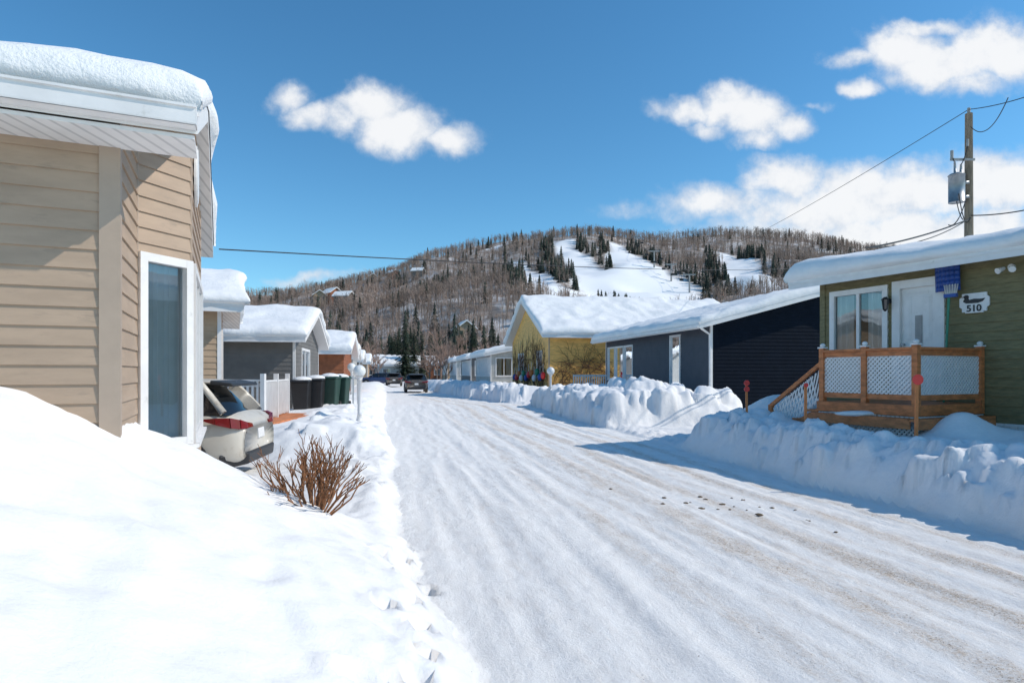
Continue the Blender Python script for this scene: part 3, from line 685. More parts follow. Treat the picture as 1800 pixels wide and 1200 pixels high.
for k,(px,Y,mt,lb) in enumerate(((532,18.6,BLACK,'black wheeled bin standing in the snow'),(556,18.9,BLACK,'black wheeled bin standing in the snow'),(580,19.2,DKGRN,'dark green wheeled bin with snow on its lid'),(598,19.9,DKGRN,'dark green wheeled bin with snow on its lid'))):
    x=(px-900)/FP*Y; z=zat(x,Y)-.08; b=thing('wheeled_bin',lb,'bin',(x,Y,z),'wheeled bins by the fence')
    m=MB(); m.hexa([(x-.2,Y-.22,z),(x+.2,Y-.22,z),(x+.2,Y+.22,z),(x-.2,Y+.22,z),(x-.27,Y-.3,z+.9),(x+.27,Y-.3,z+.9),(x+.27,Y+.3,z+.9),(x-.27,Y+.3,z+.9)]); o=part(b,'body',m,mt); bevel(o,.03)
    m=MB(); m.hexa([(x-.3,Y-.34,z+.9),(x+.3,Y-.34,z+.9),(x+.3,Y+.34,z+.9),(x-.3,Y+.34,z+.9),(x-.26,Y-.3,z+.96),(x+.26,Y-.3,z+.96),(x+.26,Y+.3,z+1.0),(x-.26,Y+.3,z+1.0)]); o=part(b,'lid',m,mt); bevel(o,.02)
    for q in (-.22,.22):
        m=MB(); m.tube([(x+q-.03,Y+.3,z+.1),(x+q+.03,Y+.3,z+.1)],.1,10); part(b,'wheel',m,TYRE)
    m=MB(); m.sphere((x,Y,z+.97),.28,0,12,8,(1,1.1,.35)); part(b,'lid_snow',m,SNOW,True)
m=MB(); Fk=Fr((-6.9,20.6),(1,0),(0,-1))
for j in range(13): m.fbox(Fk,j*.15,j*.15+.05,0,.03,.5,1.5)
m.fbox(Fk,0,1.9,-.03,-.002,1.4,1.46)
solo('picket_fence','short white picket fence behind the bins','fence',m,WHITE,(-6.9,20.6,.7))
# ---------------------------------------------------------------- lamps, stakes
def globe_lamp(px,Y,htop,r,label):
    x=(px-900)/FP*Y; zb=zat(x,Y); L=thing('globe_lamp',label,'lamp post',(x,Y,zb),'white globe lamp posts')
    m=MB(); m.tube([(x,Y,zb-.2),(x,Y,htop-r*2)],.045,10); m.tube([(x,Y,zb-.02),(x,Y,zb+.15)],[.08,.05],10); m.tube([(x,Y,htop-r*2-.06),(x,Y,htop-r*2+.02)],[.05,.09],10); part(L,'post',m,WHITE,True)
    m=MB(); m.sphere((x,Y,htop-r),r,0,18,12); part(L,'globe',m,LAMPG,True)
    m=MB(); m.sphere((x,Y,htop-r*.42),r*.75,0,12,6,(1,1,.45)); part(L,'snow_cap',m,SNOW,True)
globe_lamp(632,14.2,1.78,.14,'white globe lamp on white post in snowbank'); globe_lamp(968,27,1.85,.17,'white globe lamp on post before the yellow house'); globe_lamp(618,25.5,2.0,.17,'white globe lamp on white post in snowbank')
for k,(px,Y,ztop,lb) in enumerate(((1313,12.3,1.44,'short orange wooden marker stake with red reflectors'),(1416,10.2,1.43,'thin wooden marker stake with red tip in snowbank'),(1610,8.3,1.56,'wooden marker stake with round red reflector in snowbank'))):
    x=(px-900)/FP*Y; z=zat(x,Y); ht=ztop-z; s=thing('marker_stake',lb,'stake',(x,Y,z),'driveway marker stakes')
    ln=.012*(k-1)
    m=MB(); m.hexa([(x-.02,Y-.012,z-.2),(x+.02,Y-.012,z-.2),(x+.02,Y+.012,z-.2),(x-.02,Y+.012,z-.2),(x-.02+ln,Y-.012,z+ht),(x+.02+ln,Y-.012,z+ht),(x+.02+ln,Y+.012,z+ht),(x-.02+ln,Y+.012,z+ht)]); part(s,'stake',m,ORNG)
    if k==2: rr_=[(.07,.05)]
    elif k==0: rr_=[(.055,.04),(.055,.16)]
    else: rr_=[(.035,.03)]
    for r1,q in rr_:
        m=MB(); m.tube([(x+ln,Y-.03,z+ht-q),(x+ln,Y-.014,z+ht-q)],r1,16); part(s,'reflector',m,RED)
rr=random.Random(12)
for k in range(22):
    px=rr.gauss(1230,45) if k<9 else rr.uniform(1050,1480); py=(rr.gauss(885,7) if k<9 else 850+(px-1050)*.17+rr.gauss(0,9))
    Y=FP*CH/(py-HZ); x=(px-900)/FP*Y; z=zat(x,Y); m=MB(); r_=rr.uniform(.008,.026)
    m.sphere((x,Y,z+r_*.2),r_,0,7,5,(1.6,1.1,.5)); m.v=[(a+rr.uniform(-1,1)*r_*.4,b+rr.uniform(-1,1)*r_*.4,c+rr.uniform(-1,1)*r_*.2) for a,b,c in m.v]
    solo('dirt_clod','small brown clod of dirt on the packed snow','dirt',m,DIRT,(x,Y,z),group='dirt clods on the road')
# ---------------------------------------------------------------- cars
def car(name,label,org,heading,paint,group=None,cat='car'):
    f=heading; l=(-f[1],f[0]); z0=org[2]
    def T(x,y,z): return (org[0]+f[0]*x+l[0]*y,org[1]+f[1]*x+l[1]*y,z0+z)
    c=thing(name,label,cat,org,group)
    st=[(.0,.74,.36,.80),(.05,.82,.30,.93),(.22,.885,.26,1.02),(.45,.905,.24,1.05),(.95,.91,.24,1.03),(1.6,.91,.22,1.0),(2.4,.91,.22,.98),(3.1,.905,.24,.98),(3.6,.89,.24,.93),(4.05,.85,.25,.86),(4.3,.76,.3,.74),(4.38,.62,.36,.62)]
    m=MB(); prof=[]
    for (x,w,zb,zt) in st:
        mid=zb+(zt-zb)*.45
        h=[(0,zb),(w*.82,zb),(w*.96,zb+.08),(w,mid),(w*.985,zb+(zt-zb)*.72),(w*.93,zt-.05),(w*.84,zt),(0,zt+.015)]
        prof.append([(x,y,z) for y,z in h]+[(x,-y,z) for y,z in reversed(h[1:-1])])
    n=len(prof[0])
    for p in prof: m.v+=[T(*q) for q in p]
    for k in range(len(prof)-1):
        for j in range(n): m.f.append((k*n+j,k*n+(j+1)%n,(k+1)*n+(j+1)%n,(k+1)*n+j)); m.m.append(0)
    m.f.append(tuple(range(n)));m.m.append(0); m.f.append(tuple((len(prof)-1)*n+j for j in reversed(range(n))));m.m.append(0)
    b=part(c,'body',m,paint,True); subd(b,1)
    def gh(x0,x1,w,z): return [(x0,-w,z),(x0+.06,-w-.02,z),(x1-.05,-w-.02,z),(x1,-w*.82,z),(x1,w*.82,z),(x1-.05,w+.02,z),(x0+.06,w+.02,z),(x0,w,z)]
    lv=[gh(.20,3.25,.80,.99),gh(.30,3.0,.785,1.12),gh(.46,2.66,.735,1.30),gh(.62,2.40,.67,1.44)]
    m=MB()
    for p in lv: m.v+=[T(*q) for q in p]
    for k in range(3):
        for j in range(8): m.f.append((k*8+j,k*8+(j+1)%8,(k+1)*8+(j+1)%8,(k+1)*8+j)); m.m.append(0)
    part(c,'window',m,CGLASS,True)
    m=MB()
    rf=[(.34,.60,1.435),(.50,.67,1.465),(.8,.69,1.485),(1.6,.69,1.50),(2.2,.67,1.485),(2.5,.62,1.44)]
    for (x,w,z) in rf: m.v+=[T(x,-w,z-.05),T(x,-w*.86,z),T(x,0,z+.015),T(x,w*.86,z),T(x,w,z-.05),T(x,0,z-.06)]
    for k in range(len(rf)-1):
        for j in range(6): m.f.append((k*6+j,k*6+(j+1)%6,(k+1)*6+(j+1)%6,(k+1)*6+j)); m.m.append(0)
    m.f.append((0,1,2,3,4,5));m.m.append(0)
    r=part(c,'roof',m,paint,True); subd(r,1)
    m=MB(); m.hexa([T(.20,-.58,1.385),T(.20,.58,1.385),T(.5,.64,1.41),T(.5,-.64,1.41),T(.22,-.58,1.43),T(.22,.58,1.43),T(.5,.64,1.475),T(.5,-.64,1.475)]); o=part(r,'spoiler',m,BLACK); bevel(o,.015)
    for s in (1,-1):
        for (a,b_,w) in (((.26,.81*s,1.02),(.62,.675*s,1.43),.05),((1.0,.835*s,1.0),(1.15,.70*s,1.44),.03),((2.0,.835*s,1.0),(1.95,.70*s,1.44),.03),((3.15,.79*s,1.0),(2.4,.66*s,1.44),.03)):
            m=MB(); m.tube([T(*a),T(*[(p+q)/2+(0,.012*s,.01)[i] for i,(p,q) in enumerate(zip(a,b_))]),T(*b_)],w,6)
            part(c,'pillar',m,BLACK if w<.04 else paint,True)
    for s in (1,-1):
        m=MB()
        pts_=[(.015,.42),(.02,.62),(.06,.80),(.16,.875),(.34,.915),(.52,.92)]
        za=(.80,.80,.80,.82,.87,.93); zb_=(.85,.88,.93,.96,.96,.945)
        for k in range(5):
            (p,q),(p2,q2)=pts_[k],pts_[k+1]
            m.face([T(p-.015,q*s,za[k]),T(p2-.015,(q2+.004)*s,za[k+1]),T(p2,q2*s,zb_[k+1]),T(p,q*s,zb_[k])])
        o=part(c,'tail_light',m,TAIL); sf=o.modifiers.new('s','SOLIDIFY'); sf.thickness=.05;sf.offset=0
    m=MB(); m.hexa([T(-.03,-.62,.30),T(-.03,.62,.30),T(.3,.86,.24),T(.3,-.86,.24),T(-.035,-.66,.47),T(-.035,.66,.47),T(.3,.90,.45),T(.3,-.90,.45)]); o=part(c,'bumper',m,BLACK,label='black plastic rear bumper'); bevel(o,.03)
    m=MB(); m.hexa([T(-.022,-.15,.62),T(-.022,.15,.62),T(.03,.15,.62),T(.03,-.15,.62),T(-.01,-.15,.76),T(-.01,.15,.76),T(.03,.15,.76),T(.03,-.15,.76)]); part(c,'licence_plate',m,WHITE)
    for x in (.82,3.5):
        for s in (1,-1):
            m=MB(); m.tube([T(x,.70*s,.33),T(x,.90*s,.33),T(x,.915*s,.33)],[.335,.335,.30],24); w=part(c,'wheel',m,TYRE,True)
            m=MB(); m.tube([T(x,.9*s,.33),T(x,.922*s,.33)],[.215,.2],20)
            for k in range(5):
                t=k*1.2566; m.tube([T(x,.925*s,.33),T(x+.2*math.cos(t),.922*s,.33+.2*math.sin(t))],.02,4)
            part(w,'rim',m,RIM)
            m=MB(); pr=None
            for k in range(13):
                t=math.pi*k/12; q=(x+.40*math.cos(t),.33+.40*math.sin(t)); q2=(x+.345*math.cos(t),.33+.345*math.sin(t))
                if pr: m.hexa([T(pr[0][0],.86*s,pr[0][1]),T(q[0],.86*s,q[1]),T(q2[0],.86*s,q2[1]),T(pr[1][0],.86*s,pr[1][1]),T(pr[0][0],.925*s,pr[0][1]),T(q[0],.925*s,q[1]),T(q2[0],.925*s,q2[1]),T(pr[1][0],.925*s,pr[1][1])])
                pr=(q,q2)
            part(c,'wheel_arch',m,BLACK)
    for s in (1,-1):
        m=MB(); m.sphere(T(2.75,1.0*s,1.05),.1,0,10,8,(1,1,.75)); part(c,'mirror',m,paint,True)
    return c
ca=math.radians(6); hd=(-math.cos(ca),-math.sin(ca))
car('parked_car','dirt-splashed pearl white crossover parked nose-in beside beige house',(-3.80,9.45,.02),hd,CARW)
car('driving_car','dark grey sport utility vehicle driving away on snowy street',(-7.55,49.5,.02),dR,CARG)
for k,(x,y,mt) in enumerate(((-14.6,78,CARB),(-17.6,92,CARR),(-13.2,70,CARG))):
    car('distant_car','car parked beside the snowbank far along the street',(x,y,.1),nrm2((-.9,-.2)) if k<2 else dR,mt,'cars parked far down the street')
# ---------------------------------------------------------------- utility pole and wires
pp=PX(1703,655,22)
up=thing('utility_pole','weathered wooden utility pole with grey transformer','utility pole',(pp.x,22,0))
m=MB(); m.tube([(pp.x,22,0),(pp.x,22,10.7)],[.17,.115],12); part(up,'pole',m,POLE,True)
m=MB(); m.tube([(pp.x-.5,21.9,7.55),(pp.x-.5,21.9,8.5)],.25,16); m.tube([(pp.x-.5,21.9,8.5),(pp.x-.5,21.9,8.56)],[.27,.2],16); m.tube([(pp.x-.62,21.8,8.55),(pp.x-.64,21.8,8.95)],[.05,.03],8);m.tube([(pp.x-.42,21.8,8.55),(pp.x-.42,21.8,8.85)],[.05,.03],8); m.box(pp.x-.28,pp.x-.08,21.86,21.94,7.7,7.8); m.box(pp.x-.28,pp.x-.08,21.86,21.94,8.2,8.3); part(up,'transformer',m,METAL,True)
m=MB(); m.box(pp.x-.75,pp.x+.1,21.83,21.88,9.0,9.08); m.tube([(pp.x,22,10.7),(pp.x,22,10.9)],.05,8); m.tube([(pp.x-.15,21.85,9.5),(pp.x-.15,21.85,9.75)],.04,8)
m.tube([(pp.x-.7,21.85,9.08),(pp.x-.7,21.85,9.35)],.05,8); part(up,'bracket',m,GREY)
m=MB()
def sag(a,b,s,n=24):
    a=Vector(a);b=Vector(b); return [a.lerp(b,i/n)-Vector((0,0,s*4*(i/n)*(1-i/n))) for i in range(n+1)]
for (a,b,s) in (((pp.x-.64,21.8,8.95),(pp.x-.7,21.85,9.35),.1),((pp.x-.42,21.8,8.85),(pp.x-.1,21.85,9.75),.15),((pp.x-.7,21.8,8.4),(pp.x-.4,21.7,6.9),.35),((pp.x-.35,21.65,7.6),(pp.x-1.0,21.6,6.7),.3),((pp.x-.6,21.65,7.8),(pp.x-.1,21.8,7.0),.5)): m.tube(sag(a,b,s,10),.018,4)
part(up,'jumper_cable',m,WIRE)
def wire(a,b,s,r,label): 
    m=MB(); m.tube(sag(a,b,s,40),r,5); solo('power_line',label,'cable',m,WIRE,tuple(a))
top=(pp.x,22,10.85)
wire(top,PX(1240,450,95),.6,.014,'thin black power line running from pole top toward hill')
wire(top,PX(1860,150,16),.1,.014,'thin black power line leaving the pole top')
wire((pp.x,21.9,10.2),PX(1772,172,18),.5,.014,'slack service loop hanging off the power line')
wire((pp.x,21.9,7.1),PX(1900,343,18),.15,.02,'black communication cable leaving the pole')
wire((pp.x,21.9,7.0),(10.0,17.5,5.1),.1,.025,'bundled service cable dropping to olive roof')
wire((pp.x-.2,21.9,6.9),(9.6,17.0,5.0),.25,.016,'bundled service cable dropping to olive roof')
wire(PX(385,438,8.4),PX(1600,440,60),.9,.009,'long black cable crossing above the street')
# ---------------------------------------------------------------- twig bush
def bush(c,r_,n,h,name,label):
    m=MB(); r=random.Random(5)
    def br_(p,d,l,rad,dep):
        q=p+d*l*.5; q2=p+d*l+Vector((r.uniform(-1,1),r.uniform(-1,1),r.uniform(-.2,.6)))*l*.12
        m.tube([p,q,q2],[rad,rad*.85,rad*.6],5,cap=True)
        if dep:
            for k in range(r.choice((2,3))):
                dd=(d+Vector((r.uniform(-1,1),r.uniform(-1,1),r.uniform(-.1,.7)))*.55).normalized(); br_(p.lerp(q2,r.uniform(.5,1)),dd,l*r.uniform(.5,.75),rad*.68,dep-1)
    for k in range(n):
        a=r.uniform(0,6.283); t=r.uniform(.1,.95); d=Vector((math.cos(a)*t,math.sin(a)*t,1-.35*t)).normalized()
        br_(Vector(c)+Vector((math.cos(a)*t,math.sin(a)*t,0))*r_*.35,d,h*r.uniform(.36,.54),.0095,3 if k%2 else 2)
    solo(name,label,'shrub',m,REDTW,c,True)
bx,by=-1.64,5.2; bush((bx,by,zat(bx,by)-.05),.45,38,.66,'twig_bush','bare red-brown clipped shrub poking out of the snow')
# ---------------------------------------------------------------- hill
HP=np.array([(-300,520),(200,520),(415,520),(520,522),(600,505),(700,482),(760,455),(830,434),(900,420),(980,416),(1050,414),(1150,419),(1280,410),(1400,419),(1470,430),(1520,441),(1700,455),(2000,480),(2600,520)],float)
YC=520.
hxs=(HP[:,0]-900)/FP*YC; hzs=CH+(655-HP[:,1])/FP*YC
def hill(x,y):
    t=(y-165)/(YC-165); up_=np.clip(t,0,1)**1.06; dn=1-ss(0,1,(y-YC)/400.)
    xx=x*(.35+.65*YC/np.clip(y,200,2000))
    H=np.interp(xx,hxs,hzs)
    n=fbm(x/60,y/60,51,4)*26*np.clip(t*3,0,1)*np.clip((1.05-t)*4,.12,1)
    return np.where(t<1,H*up_,H*dn)+n-2.5*(t<.02)
hx=np.arange(-760,900,4.);hyy=np.arange(160,760,4.); HX,HY=np.meshgrid(hx,hyy); HZm=hill(HX,HY)
def hit(px,py):
    Y=170.
    while Y<560:
        x=(px-900)/FP*Y; z=CH-(py-HZ)/FP*Y
        if z<float(hill(np.array(x),np.array(Y))): return (x,Y)
        Y+=1.5
    return None
runs=[([(995,424),(988,432),(1003,447),(1030,477),(1050,500),(1068,530)],(13,24)),
      ([(1086,432),(1094,450),(1122,475),(1150,500),(1168,530)],(11,44)),
      ([(862,438),(885,431)],(7,8)),([(905,466),(935,484),(965,502),(1000,530)],(10,20)),
      ([(1275,452),(1300,470),(1322,490),(1335,510)],(15,26))]
RL=[]
for poly,(w0,w1) in runs:
    ps=[h for h in (hit(*p) for p in poly) if h]
    for i in range(len(ps)-1):
        a=ps[i];b=ps[i+1]; wa=(w0+(w1-w0)*i/max(1,len(ps)-2))/2; RL.append((a,b,wa))
def runm(x,y):
    r=np.zeros_like(x)
    for a,b,w_ in RL:
        dx,dy=b[0]-a[0],b[1]-a[1]; t=np.clip(((x-a[0])*dx+(y-a[1])*dy)/(dx*dx+dy*dy+1e-9),0,1)
        d=np.hypot(x-a[0]-t*dx,y-a[1]-t*dy); r=np.maximum(r,1-ss(w_*.9,w_*1.15,d+fbm(x/12,y/12,61,3)*4))
    return r
RM=runm(HX,HY)
m=MB(); m.v=[tuple(t) for t in np.stack([HX,HY,HZm],-1).reshape(-1,3)]
ii=np.arange(HX.size).reshape(HX.shape); qq=np.stack([ii[:-1,:-1],ii[:-1,1:],ii[1:,1:],ii[1:,:-1]],-1).reshape(-1,4)
m.f=[tuple(int(k) for k in q) for q in qq]; m.m=[0]*len(m.f)
mh,nt,b=newmat('hillside_snow_and_brush'); v=objco(nt)
ra=N(nt,'ShaderNodeAttribute',attribute_name='run').outputs['Fac']
gnd=mixc(nt,ramp(nt,noise(nt,.09,6,.7,v),.42,.66),(.30,.24,.20),(.64,.61,.59))
nt.links.new(mixc(nt,ra,gnd,(.92,.91,.90)),b.inputs['Base Color']); b.inputs['Roughness'].default_value=.9
me=m.mesh('hill',[mh],True); at=me.attributes.new('run','FLOAT','POINT'); at.data.foreach_set('value',RM.reshape(-1).astype(np.float32))
o=bpy.data.objects.new('hill',me); COL.objects.link(o); o['kind']='structure'
def bare_proto(seed,n=22,h=10.):
    r=random.Random(seed); m=MB()
    m.tube([(0,0,-1),(0,0,h*.45),(r.uniform(-.4,.4),r.uniform(-.4,.4),h*.95)],[.17,.13,.05],3,cap=False)
    for k in range(n):
        z=h*r.uniform(.25,.85); a=r.uniform(0,6.28); l=h*r.uniform(.2,.42)*(1.2-z/h*.6); e=r.uniform(.35,1.15)
        p=Vector((0,0,z)); q=p+Vector((math.cos(a)*math.cos(e),math.sin(a)*math.cos(e),math.sin(e)))*l
        w_=Vector((-math.sin(a),math.cos(a),0))*.08; m.face([p-w_,p+w_,q])
        for j in range(3):
            q2=p.lerp(q,r.uniform(.35,.95)); q3=q2+Vector((r.uniform(-1,1),r.uniform(-1,1),r.uniform(.1,1.1)))*l*.45; m.face([q2-w_*.9,q2+w_*.9,q3])
    return m
def con_proto(seed,layers=7,nb=8,h=11.):
    r=random.Random(seed); m=MB(); m.tube([(0,0,-1),(0,0,h*.9)],[.2,.05],3,cap=False)
    for k in range(layers):
        z=h*(.1+.88*k/layers); R_=h*.17*(1-k/layers)**.85+.15
        for j in range(nb):
            a=6.283*(j+r.random()*.7)/nb; rr=R_*r.uniform(.7,1.15); zt=z+h*.16
            w_=.42*rr*.9; t=Vector((0,0,zt)); e=Vector((math.cos(a)*rr,math.sin(a)*rr,z-.1*rr)); s=Vector((-math.sin(a),math.cos(a),0))*w_
            m.face([t,e-s,e+s])
    return m
def forest(name,protos,P,mat,label):
    base=0; allf=[];allv=[]
    pv=[np.array(p.v) for p in protos]
    for (k,x,y,z,s,a) in P:
        v_=pv[k]; c,sn_=math.cos(a),math.sin(a)
        X=np.stack([(v_[:,0]*c-v_[:,1]*sn_)*s+x,(v_[:,0]*sn_+v_[:,1]*c)*s+y,v_[:,2]*s+z],-1); allv.append(X)
        allf+= [tuple(i+base for i in f) for f in protos[k].f]; base+=len(v_)
    me=bpy.data.meshes.new(name); me.from_pydata(np.concatenate(allv).tolist(),[],allf); me.materials.append(mat)
    o=bpy.data.objects.new(name,me); COL.objects.link(o); o['kind']='stuff'; o['label']=label; return o
bp=[bare_proto(k,15) for k in range(5)]; cp=[con_proto(k) for k in range(4)]
NT=17500
Y_=165+(YC+20-165)*rng.random(NT)**.8; pxr=rng.uniform(150,1750,NT); X_=(pxr-900)/FP*Y_
Zh=hill(X_,Y_); rm=runm(X_,Y_); cd=fbm(X_/40,Y_/40,71,3)
bl=[];cl=[]
clearing=fbm(X_/30,Y_/30,77,3)
nearrun=np.maximum(runm(X_+9,Y_),runm(X_-9,Y_))
for i in range(NT):
    if rm[i]>.2 or clearing[i]>.25: continue
    yy=Y_[i]; lowc=max(0,(230-yy)/70)
    pc=.02+(.22 if cd[i]>.22 else 0)+lowc*.55
    if nearrun[i]>.3: pc+=.5
    if rng.random()<pc: cl.append((int(rng.integers(4)),X_[i],yy,Zh[i]-.5,rng.uniform(.5,.95),rng.uniform(0,6)))
    else: bl.append((int(rng.integers(5)),X_[i],yy,Zh[i]-.5,rng.uniform(.6,.95),rng.uniform(0,6)))
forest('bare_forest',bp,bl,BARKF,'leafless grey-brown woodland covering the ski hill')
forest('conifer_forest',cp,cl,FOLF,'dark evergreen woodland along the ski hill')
def con_detail(seed,h=12.):
    r=random.Random(seed); t=MB(); t.tube([(0,0,-.5),(0,0,h*.5),(0,0,h*.97)],[.2,.12,.03],6)
    m=MB(); L=26
    for k in range(L):
        f=k/L; z=h*(.07+.9*f); R_=h*.2*(1-f)**.8+.12
        for j in range(13):
            a=6.283*(j+r.random())/13; rr=R_*r.uniform(.55,1.15); dv=Vector((math.cos(a),math.sin(a),0)); s=Vector((-dv.y,dv.x,0))
            p0=Vector((0,0,z+.12*rr)); 
            for q in range(4):
                c0=p0+dv*rr*(q/4)+Vector((0,0,-.28*rr*(q/4))); c1=p0+dv*rr*((q+1.3)/4)+Vector((0,0,-.28*rr*((q+1.3)/4)-.08))
                w_=rr*.2*(1.25-q*.25); m.face([c0-s*w_*.6+Vector((0,0,-.05)),c1-s*w_*.2+Vector((0,0,r.uniform(-.12,.02))),c1+s*w_+Vector((0,0,r.uniform(-.15,.05))),c0+Vector((0,0,.06))])
                m.face([c0+s*w_*.6,c1-s*w_+Vector((0,0,r.uniform(-.2,0)))   ,c0-s*w_*.5])
    return t,m
cprot=[]
for k in range(3):
    t,m=con_detail(k+10); cprot.append((t.mesh('trunk',[BARK]),m.mesh('crown',[FOL])))
TW=M('reddish_twigs',(.34,.22,.165),.9,.2,2)
def bare_detail(seed,h=11.):
    r=random.Random(seed); t=MB(); c=MB()
    def go(p,d,l,rad,dep):
        q=p+d*l*.5+Vector((r.uniform(-1,1),r.uniform(-1,1),0))*l*.05; q2=p+d*l
        (t if dep>=4 else c).tube([p,q,q2],[rad,rad*.8,rad*.6],5 if dep>=4 else 3,cap=False)
        if dep:
            for k in range(r.choice((4,5)) if dep>1 else 6):
                dd=(d+Vector((r.uniform(-1,1),r.uniform(-1,1),r.uniform(-.2,.7)))*.75).normalized(); go(p.lerp(q2,r.uniform(.3,1)),dd,l*r.uniform(.5,.78),max(rad*.58,.024),dep-1)
    go(Vector((0,0,-.3)),Vector((0,0,1)),h*.34,.17,4)
    return t,c
bprot=[]
for k in range(3):
    t,m=bare_detail(k+40); bprot.append((t.mesh('trunk',[BARK]),m.mesh('crown',[TW])))
def place(kind,protos,L_,label,group):
    for (px,Y,sc,k) in L_:
        x=(px-900)/FP*Y; z=0 if Y<165 else float(hill(np.array(x),np.array(Y)))
        e=thing(kind,label,'tree',(x,Y,z),group); e.scale=(sc,sc,sc*random.uniform(.95,1.1)); e.rotation_euler=(0,0,random.uniform(0,6))
        for me in protos[k%len(protos)]:
            o=bpy.data.objects.new(me.name.split('.')[0],me); o.parent=e; COL.objects.link(o)
r=random.Random(9)
CL=[(712,118,.95,0),(700,125,.9,1),(728,122,.85,2),(690,140,.8,0),(742,130,.8,1),(668,135,.7,2),(655,150,.85,0),(640,158,.9,1),(585,150,.95,2),(604,160,.8,0),(565,155,.9,1),(545,160,.8,2),
 (770,150,.9,0),(790,145,.8,1),(812,150,1.0,2),(832,155,1.05,0),(852,150,.9,1),(868,160,1.1,2),(890,150,.8,0),(905,155,1.0,1),(757,160,1.05,0),(722,160,1.1,1),(688,163,1.0,2),(622,140,.6,1)]
CL+=[(r.uniform(520,930),r.uniform(150,164),r.uniform(.5,.95),r.randrange(3)) for _ in range(30)]
place('conifer_tree',cprot,CL,'dark green spruce standing behind the village houses','spruces behind the village')
BL=[(775,100,1.0,0),(795,106,.85,1),(755,108,.8,2),(640,84,.75,1),(612,80,.7,0),(662,95,.75,2),(625,104,.95,0),(868,88,.75,1),(885,92,.7,2),(905,100,.75,0),(596,95,.9,1),(735,135,1.0,2),(810,120,1.,0),(838,118,.85,1),(680,125,.8,0),(578,110,.9,2),(556,108,.8,1),(545,120,.9,0),(768,118,.95,2),(648,112,.95,1),(785,92,.6,2),(782,110,1.0,1),(630,96,.8,2),(608,112,.9,1),(855,104,.9,2)]
place('bare_tree',bprot,BL,'leafless reddish-brown tree among the village houses','bare trees in the village')
# chalets tucked in the trees: gable ends toward the valley
for i,(px,py,s) in enumerate(((562,537,.75),(583,533,.8),(604,536,.7),(655,497,.6),(690,491,.65),(735,487,.6),(815,602,.7))):
    h=hit(px,py)
    if not h: continue
    x,y=h; z=float(hill(np.array(x),np.array(y)))+1.0; w_=4.2*s; dl=6*s; hh=5*s
    c=thing('hillside_chalet','hillside chalet with snowy roof among bare trees','house',(x,y,z),'chalets on the hill')
    rt=.3+.5*(i%3); F=Fr((x,y),(math.cos(rt),math.sin(rt)),(-math.sin(rt),math.cos(rt)))
    m=MB(); m.fbox(F,-w_,w_,-dl,dl,z-4,z+hh)
    for o_ in (-dl,dl): m.face([F.p(-w_,o_,z+hh),F.p(w_,o_,z+hh),F.p(0,o_,z+hh+w_*.75)])
    part(c,'wall',m,(TAN,BRICK,GREYS)[i%3])
    m=MB(); e_=w_+.7
    for sx in (-1,1):
        za=z+hh+.1-.5; zr_=z+hh+w_*.75+.12
        m.hexa([F.p(sx*e_,-dl-.8,za),F.p(0,-dl-.8,zr_),F.p(0,dl+.8,zr_),F.p(sx*e_,dl+.8,za),F.p(sx*e_,-dl-.8,za+.35),F.p(0,-dl-.8,zr_+.4),F.p(0,dl+.8,zr_+.4),F.p(sx*e_,dl+.8,za+.35)])
    part(c,'roof',m,SNOW)
    for k in range(3):
        m=MB(); a=-w_+.6+k*(w_*2-1)/3; m.fbox(F,a,a+1.0,-dl-.06,-dl-.004,z+hh*.3,z+hh*.75); part(c,'window',m,CGLASS)
lp=[hit(*p) for p in ((1118,438),(1150,470),(1180,495),(1212,515))]; lp=[p for p in lp if p]
cl_=thing('chairlift','chairlift with towers and hanging chairs climbing the ski slope','chairlift',(lp[0][0],lp[0][1],float(hill(np.array(lp[0][0]),np.array(lp[0][1])))))
tops=[]
for (x,y) in lp:
    z=float(hill(np.array(x),np.array(y))); m=MB(); m.tube([(x,y,z-1),(x,y,z+9)],[.5,.35],6); m.box(x-3,x+3,y-.3,y+.3,z+8.7,z+9.3); part(cl_,'tower',m,GREY); tops.append(Vector((x,y,z+9)))
for s in (-2.8,2.8):
    m=MB()
    for a,b in zip(tops,tops[1:]): m.tube(sag(a+Vector((s,0,.2)),b+Vector((s,0,.2)),1.5,8),.07,4)
    part(cl_,'cable',m,WIRE)
for a,b in zip(tops,tops[1:]):
    for k in range(4):
        p=a.lerp(b,(k+.5)/4)+Vector((-2.8 if k%2 else 2.8,0,-1.2)); m=MB(); m.tube([p,p-Vector((0,0,2))],.08,4); m.box(p.x-1,p.x+1,p.y-.3,p.y+.3,p.z-2.6,p.z-2.2); m.box(p.x-1,p.x+1,p.y+.25,p.y+.4,p.z-2.3,p.z-1.5); part(cl_,'chair',m,BLACK)
